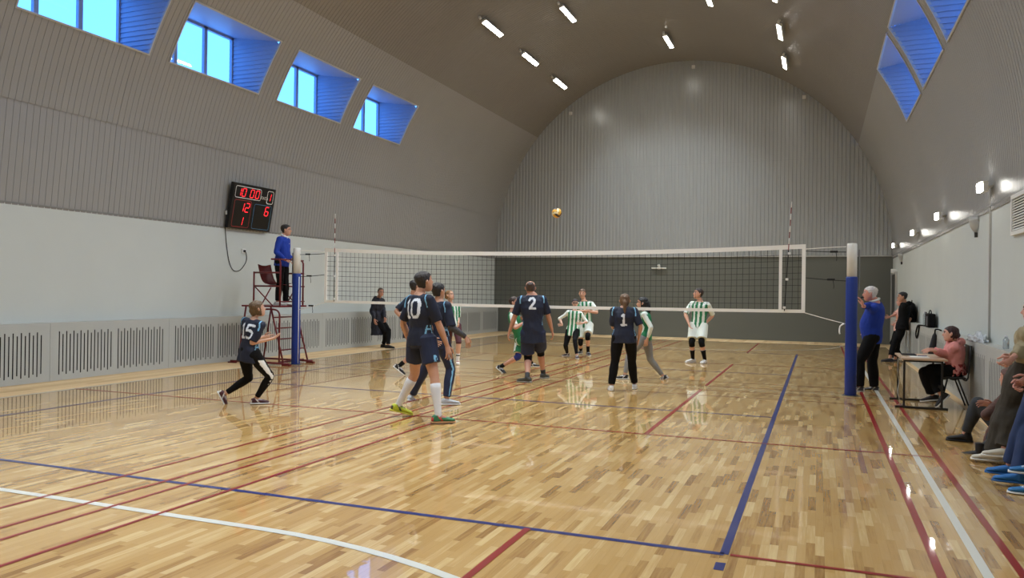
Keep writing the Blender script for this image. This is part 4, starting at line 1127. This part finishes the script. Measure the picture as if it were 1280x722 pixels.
# --- umpire on the stand
D = dist(V((-6.0, .05, 0)))
person('umpire in royal blue sweater and glasses standing on the red stand, left', 1.76,
  at(352, 327.5, D), at(355, 296, D), at(357.5, 287.5, D), hip=115, sh=115, hd=98, build=1.08, belly=.05,
  feet=(at(357, 377.6, D+.1), at(347, 377.2, D-.08)), toes=(95, 100), hands=(at(366, 324, D+.1), at(357, 325, D-.25)), elbows=(None, face_dir(250)-UP*.5), handdir=(face_dir(90), face_dir(90)-UP*.2), palm=(-UP, -UP),
  top=dict(name='sweater', mats=[m_royal], sleeve=1.9, hem=-.16, grow=.022, sgrow=.016, flare=.02, collar='placket'), bottom=black_tr, shoes=shoe((212, 210, 205)),
  hair=dict(style='short', color=(34, 30, 30), g=1.07), skin=(200, 150, 124),
  extras=lambda I: [rod('glasses', [I['hc']+I['HM'] @ V((x, .43-abs(x)*.5, .05)) for x in (-.34, -.2, 0, .2, .34)], .005, m_cord, I['root'], 6, 2)])
# --- white-haired official
D = 13.7
person('white-haired official in royal blue sweater gripping the right net post, whistle in mouth', 1.84,
  at(1091, 420, D), at(1094, 377, D-.12), at(1088, 367, D-.12), hip=275, sh=275, hd=270, belly=.10, build=1.12,
  feet=(at(1074, 483, 13.62), at(1093, 483, 13.85)), toes=(268, 268), knees=(face_dir(275), face_dir(275)), hands=(at(1082, 420, D+.25), at(1073.5, 384, D-.56)), elbows=(None, face_dir(300)-UP*.8),
  handdir=(None, face_dir(280)*.25+UP), palm=(None, face_dir(280)), top=dict(name='sweater', mats=[m_royal], sleeve=1.82, hem=-.16, grow=.022, sgrow=.016, flare=.0, collar=True), bottom=dict(black_tr, lgrow=.022, hemgrow=.036, len=1.97),
  shoes=shoe((56, 56, 58), sole=(190, 188, 182), accent=(190, 190, 188)), hair=dict(style='short', color=(206, 200, 196), g=1.06), skin=(212, 150, 132),
  extras=lambda I: [rod('whistle', [I['hc']+I['HM'] @ V((0, .40, -.25)), I['hc']+I['HM'] @ V((0, .60, -.27))], [.010, .014], m_cord, I['root'], 8)])
# --- young man in black
D = 19.9
person('young man in black hoodie and trousers leaning against the right wall ledge', 1.80,
  at(1128, 407, D), at(1131, 379, D), at(1128, 371, D), hip=268, sh=268, hd=262,
  feet=(at(1119, 449, D+.15), at(1112, 448, D-.1)), toes=(262, 262), knees=(face_dir(268), face_dir(268)), hands=(at(1124, 400, D+.25), at(1134, 406, D-.05)), elbows=(face_dir(90), face_dir(90)),
  top=dict(name='hoodie', mats=[m_blk], sleeve=(1.7, 1.25), hem=-.16, grow=.026, sgrow=.018, hood=True), bottom=dict(black_tr, len=1.8), shoes=shoe((34, 36, 46), sole=(60, 60, 66)), hair=dict(style='crop', color=(24, 22, 24), g=1.08), skin=(196, 146, 120))
D = 20.7
person('person hidden behind the young man in black, only a bare forearm showing', 1.64,
  at(1124, 411, D), at(1126, 385, D), at(1126, 376.5, D), hip=270, sh=262, hd=262, female=True,
  feet=(G(1120, 448, 1.64), G(1126, 449, 1.64)), toes=(265, 265), hands=(at(1120, 404, D), at(1112, 396, D-.15)), elbows=(None, face_dir(90)-UP*.8), handdir=(None, face_dir(270)-UP*.15),
  top=dict(name='shirt', mats=[mat('pale_pink_shirt', (226, 176, 160), .8)], sleeve=.9, hem=-.1), bottom=black_tr, shoes=shoe((34, 36, 46)), hair=dict(style='bun', color=(40, 30, 28)), skin=(216, 164, 146))
# --- scorer at the desk
cz = .45
sp = V((7.00, -.62, .50)); D = dist(sp)
person('scorer in pink hoodie and black trousers seated at the desk, dark hair tied back', 1.66,
  sp+V((-.03, 0, .03)), at(1193, 428, D-.02), at(1188.5, 417, D-.05), hip=272, sh=270, hd=270, female=True,
  feet=(at(1166, 494, D+.08), at(1177, 494, D-.12)), toes=(270, 262), tpitch=(10, 48), knees=(face_dir(270)+UP*.6, face_dir(270)+UP*.6),
  hands=(at(1166, 436, D+.12), at(1168, 438, D-.1)), elbows=(face_dir(60)-UP*.7, face_dir(200)*.3-UP+face_dir(90)*.4), handdir=(face_dir(270), face_dir(270)), palm=(-UP, -UP),
  top=dict(name='hoodie', mats=[mat('pink_hoodie', (214, 140, 134), .85, var=.06, scale=7), mat('red_print', (150, 44, 48), .8)], sleeve=1.92, hem=-.08, grow=.040, sgrow=.030, flare=.02, hood=True, fold=.024,
     paint=lambda u, v, w, nr, nf, d: 1 if v < -.185 and noise.noise(V((u*42, v*42, w*42))) > .08 else 0),
  bottom=dict(black_tr, lgrow=.030, hemgrow=.045, len=1.86), shoes=shoe((30, 30, 34), sole=(222, 222, 222)), hair=dict(style='bun', color=(54, 30, 30), g=1.06), skin=(212, 160, 138))
# --- spectators near the right edge
pv = V((6.94, -4.12, .13)); D = dist(pv)
person('spectator sitting on the floor in dark jeans and black ankle boots, right edge', 1.68,
  pv, V((6.98, -4.38, .62)), V((6.95, -4.45, .80)), hip=300, sh=300, hd=300,
  feet=(at(1222, 566, D-.35)+UP*.02, onfloor(1206, 552)+UP*.085), toes=(275, 268), knees=(face_dir(270)*.2+UP*.3-FW0*.9, UP+face_dir(280)*.2), hands=(V((6.9, -4.55, .42)), V((6.80, -4.42, .50))),
  top=dict(name='jacket', mats=[mat('brown_jacket', (90, 62, 54), .8)], sleeve=1.8, hem=-.1, grow=.03, sgrow=.02), bottom=dict(name='jeans', mats=[mat('charcoal_jeans', (50, 54, 58), .8, var=.2, scale=14)], len=1.90, lgrow=.018, hemgrow=.016),
  shoes=shoe((22, 20, 22), sole=(24, 22, 22), high=.05, cg=.004), hair=dict(style='bob', color=(96, 60, 46)), skin=(206, 150, 128))
D = dist(V((7.0, -5.0, 0)))
person('spectator in beige jacket and dark olive trousers with white shoes, hands clasped, right edge', 1.76,
  at(1288, 452, D), at(1291, 409, D-.05), at(1294, 388, D-.05), hip=285, sh=285, hd=275,
  feet=(at(1240, 571, D+.05), at(1252, 573, D-.12)), toes=(268, 266), knees=(face_dir(270), face_dir(270)), hands=(at(1264, 444, D-.1), at(1266, 447, D-.24)), elbows=(-UP+face_dir(90)*.3, -UP+face_dir(90)*.3), curl=2.6, handdir=(face_dir(262)+UP*-.9, face_dir(275)-UP*.9), palm=(face_dir(180), face_dir(0)),
  top=dict(name='jacket', mats=[mat('beige_jacket', (158, 146, 116), .8, var=.1, scale=8)], sleeve=1.85, hem=-.15, grow=.04, sgrow=.034, fold=.026), bottom=dict(name='trousers', mats=[mat('dark_olive_trousers', (56, 50, 40), .85, var=.15, scale=8)], len=1.97, lgrow=.045, hemgrow=.055, fold=.02),
  shoes=shoe((206, 200, 186), sole=(226, 224, 216)), hair=dict(style='short', color=(80, 64, 54)), skin=(210, 156, 138))
D = dist(V((7.0, -5.9, 0)))
person('spectator in white top and blue jeans with blue shoe covers, mostly outside the right edge', 1.70,
  at(1310, 474, D), at(1318, 416, D), at(1320, 392, D), hip=280, sh=280, hd=275, female=True,
  feet=(at(1262, 582, D+.12), at(1272, 592, D-.1)), toes=(266, 268), knees=(face_dir(270), face_dir(270)), hands=(at(1278, 476, D-.1), at(1280, 480, D-.22)), elbows=(-UP+face_dir(90)*.3, -UP+face_dir(90)*.3), curl=2.6, handdir=(face_dir(262)-UP*.9, face_dir(275)-UP*.9), palm=(face_dir(180), face_dir(0)),
  top=dict(name='sweater', mats=[mat('white_knit', (222, 220, 214), .85)], sleeve=1.8, hem=-.1, grow=.03, sgrow=.026), bottom=dict(name='jeans', mats=[mat('blue_jeans', (36, 54, 92), .85, var=.2, scale=14)], len=1.93, lgrow=.022, hemgrow=.03),
  shoes=shoe((26, 106, 176), sole=(22, 90, 156), cg=.006), hair=dict(style='bob', color=(90, 60, 46)), skin=(206, 148, 132))
D = dist(V((7.05, -6.7, 0)))
person('spectator outside the right edge, only a bright blue trainer in view', 1.72,
  at(1345, 486, D), at(1352, 420, D), at(1350, 392, D), hip=280, sh=280, hd=275,
  feet=(G(1285, 610, 1.72), G(1293, 620, 1.72)), toes=(266, 268), hands=(None, None),
  top=dict(name='sweater', mats=[m_blk], sleeve=1.8, hem=-.1, grow=.03, sgrow=.026), bottom=dict(black_tr), shoes=shoe((40, 116, 178), sole=(226, 226, 222), accent=(220, 226, 230)), hair=dict(style='short', color=(60, 44, 36)), skin=(206, 148, 132))

# ================================================================= DESK, CHAIR AND SMALL THINGS
m_wood = mat('desk_laminate', (190, 160, 132), .4, var=.08, scale=5, stretch=(1, 8, 1))
m_bsteel = mat('black_steel', (26, 26, 28), .4)
dk = empty('desk', (6.5, -.66, 0), 'small scoring desk with wood-coloured top and black steel frame', 'desk')
boxobj('desktop', (6.20, -1.24, .72), (6.80, -.06, .745), m_wood, dk, .004)
for x in (6.24, 6.74):
    for y in (-1.14, -.16): boxobj('leg', (x-.014, y-.014, .03), (x+.014, y+.014, .72), m_bsteel, dk)
for y in (-1.14, -.16):
    boxobj('foot_bar', (6.12, y-.02, 0), (6.82, y+.02, .032), m_bsteel, dk, .004); boxobj('rail', (6.24, y-.012, .69), (6.74, y+.012, .72), m_bsteel, dk)
boxobj('back_rail', (6.72, -1.14, .30), (6.75, -.16, .34), m_bsteel, dk)
ch = empty('chair', (7.0, -.62, 0), 'black tube-framed chair under the scorer in pink', 'chair')
boxobj('seat', (6.80, -.84, .435), (7.10, -.42, .465), m_bsteel, ch, .012)
bm = bmesh.new(); box(bm, (-.012, -.21, 0), (.012, .21, .42), bev=.01, M=Matrix.Translation((7.13, -.63, .52)) @ Matrix.Rotation(R_(4), 4, 'Y')); finish('backrest', bm, m_bsteel, ch)
for y in (-.83, -.43):
    rod('front_leg', [(6.85, y, .44), (6.76, y, .0)], .012, m_bsteel, ch); rod('rear_leg', [(6.99, y, .44), (7.15, y, .0)], .012, m_bsteel, ch); rod('back_tube', [(7.05, y, .44), (7.12, y, .46), (7.15, y, .94)], .012, m_bsteel, ch, k=3)
o = boxobj('folder', (6.26, -.62, .746), (6.46, -.30, .762), m_cord, None, .004); tag(o, 'flat black folder lying on the far end of the scoring desk', 'folder')
o = boxobj('score_sheet', (6.34, -.98, .746), (6.60, -.66, .7485), m_cloth_white); tag(o, 'white score sheet on the desk under the scorer\'s hands', 'paper')
tag(rod('pen', [(6.46, -.72, .755), (6.58, -.78, .76)], .005, mat('pen_blue', (40, 50, 110), .4)), 'pen lying beside the score sheet on the desk', 'pen')
tag(rod('white_cable', [(6.30, -.9, .75), (6.19, -.93, .745), (6.17, -.95, .5), (6.20, -.85, .36), (6.17, -.98, .22), (6.20, -1.0, .06), (6.18, -.9, .008), (6.30, -.6, .008)], .0045, mat('pale_cable', (190, 184, 172), .5), None, 6, 4), 'pale cable hanging off the front of the scoring desk', 'cable')
zs = 1.0
b = empty('backpack', (7.28, 8.6, zs), 'black backpack standing on the ledge behind the young man in black', 'backpack')
bm = bmesh.new(); loft(bm, [(V((7.28, 8.45, zs+z)), V((.11*k, 0, 0)), V((0, .24*k, 0))) for z, k in ((0, .75), (.02, .95), (.2, 1), (.36, .95), (.46, .7), (.5, .3))], 18); finish('bag_body', bm, m_blk, b, True)
bm = bmesh.new(); loft(bm, [(V((7.18, 8.45, zs+z)), V((.05*k, 0, 0)), V((0, .17*k, 0))) for z, k in ((.04, .7), (.1, 1), (.24, .9), (.28, .5))], 14); finish('front_pocket', bm, m_blk, b, True)
rod('strap', [(7.28, 8.4, zs+.48), (7.28, 8.45, zs+.56), (7.28, 8.5, zs+.48)], .012, m_blk, b, 6, 3)
b = empty('lunch_bag', (7.28, 4.9, zs), 'black and grey upright cooler bag on the right ledge next to clear bottles', 'bag')
bm = bmesh.new(); box(bm, (7.21, 4.55, zs), (7.35, 5.15, zs+.30), bev=.03); finish('bag_body', bm, m_blk, b, True)
bm = bmesh.new(); box(bm, (7.205, 4.68, zs+.04), (7.215, 4.86, zs+.24)); finish('label_patch', bm, mat('grey_patch', (96, 100, 108), .6), b)
rod('handle', [(7.28, 4.65, zs+.30), (7.28, 4.75, zs+.36), (7.28, 4.95, zs+.36), (7.28, 5.05, zs+.30)], .012, m_blk, b, 6, 3)
tag(rod('hanging_strap', [(7.25, 5.4, zs+.01), (7.19, 5.7, zs+.012), (7.185, 6.2, zs-.02), (7.18, 6.5, zs-.20), (7.18, 6.35, zs-.30), (7.18, 6.1, zs-.22), (7.185, 5.9, zs-.02)], .018, m_blk, None, 6, 4), 'black strap looping over the ledge edge left of the cooler bag', 'strap')
m_clear = mat('clear_plastic', (214, 222, 226), .1); m_clear.node_tree.nodes['Principled BSDF'].inputs['Transmission Weight'].default_value = .75
def bottle(x, y, z, h, label, capc=(220, 220, 225)):
    e = empty('water_bottle', (x, y, z), label, 'bottle', 'clear bottles on the right ledge')
    bm = bmesh.new(); tube(bm, [(x, y, z), (x, y, z+.01), (x, y, z+h*.7), (x, y, z+h*.86), (x, y, z+h*.93)], [.03, .036, .036, .016, .014], 16); finish('bottle_body', bm, m_clear, e, True)
    bm = bmesh.new(); tube(bm, [(x, y, z+h*.93), (x, y, z+h)], .017, 12); finish('cap', bm, mat('cap_%d' % capc[0], capc, .4), e, True)
bottle(7.30, 5.95, zs, .34, 'clear water bottle standing farther left of the cooler bag on the ledge'); bottle(7.27, 5.45, zs, .32, 'clear water bottle touching the cooler bag on the ledge', (60, 60, 70))
bottle(7.29, -2.45, zs, .17, 'small clear cup bottle on the ledge beside the beige jacket')
# folded umbrella hanging from the ledge
u = empty('umbrella', (7.15, 3.3, .5), 'folded dark umbrella hanging from the ledge beside the scorer\'s face', 'umbrella')
bm = bmesh.new(); tube(bm, [(7.16, 3.1, .96), (7.16, 3.15, .90), (7.155, 3.4, .55), (7.155, 3.42, .53)], [.012, .04, .085, .07], 12); finish('canopy', bm, mat('slate_fabric', (40, 46, 58), .7), u, True)
rod('handle', [(7.16, 3.1, .95), (7.16, 3.05, 1.02), (7.20, 2.95, 1.03), (7.24, 2.88, 1.012)], .014, m_blk, u, 8, 3)
# crumpled clear bag
bm = bmesh.new(); r = bmesh.ops.create_icosphere(bm, subdivisions=5, radius=1)
for q in bm.verts:
    c_ = q.co; k = 1+.28*noise.noise(c_*2.2)+.16*noise.noise(c_*5)
    q.co = V((7.28+c_.x*.09*k, -.55+c_.y*.58*k, zs+max(0, c_.z)*(.11+.08*noise.noise(c_*1.7))*k+.002))
o = finish('plastic_bag', bm, mat('crinkled_plastic', (198, 204, 210), .15, bump=.8, bscale=9), None, True); tag(o, 'crumpled pale plastic bag on the ledge behind the pink hoodie', 'bag')
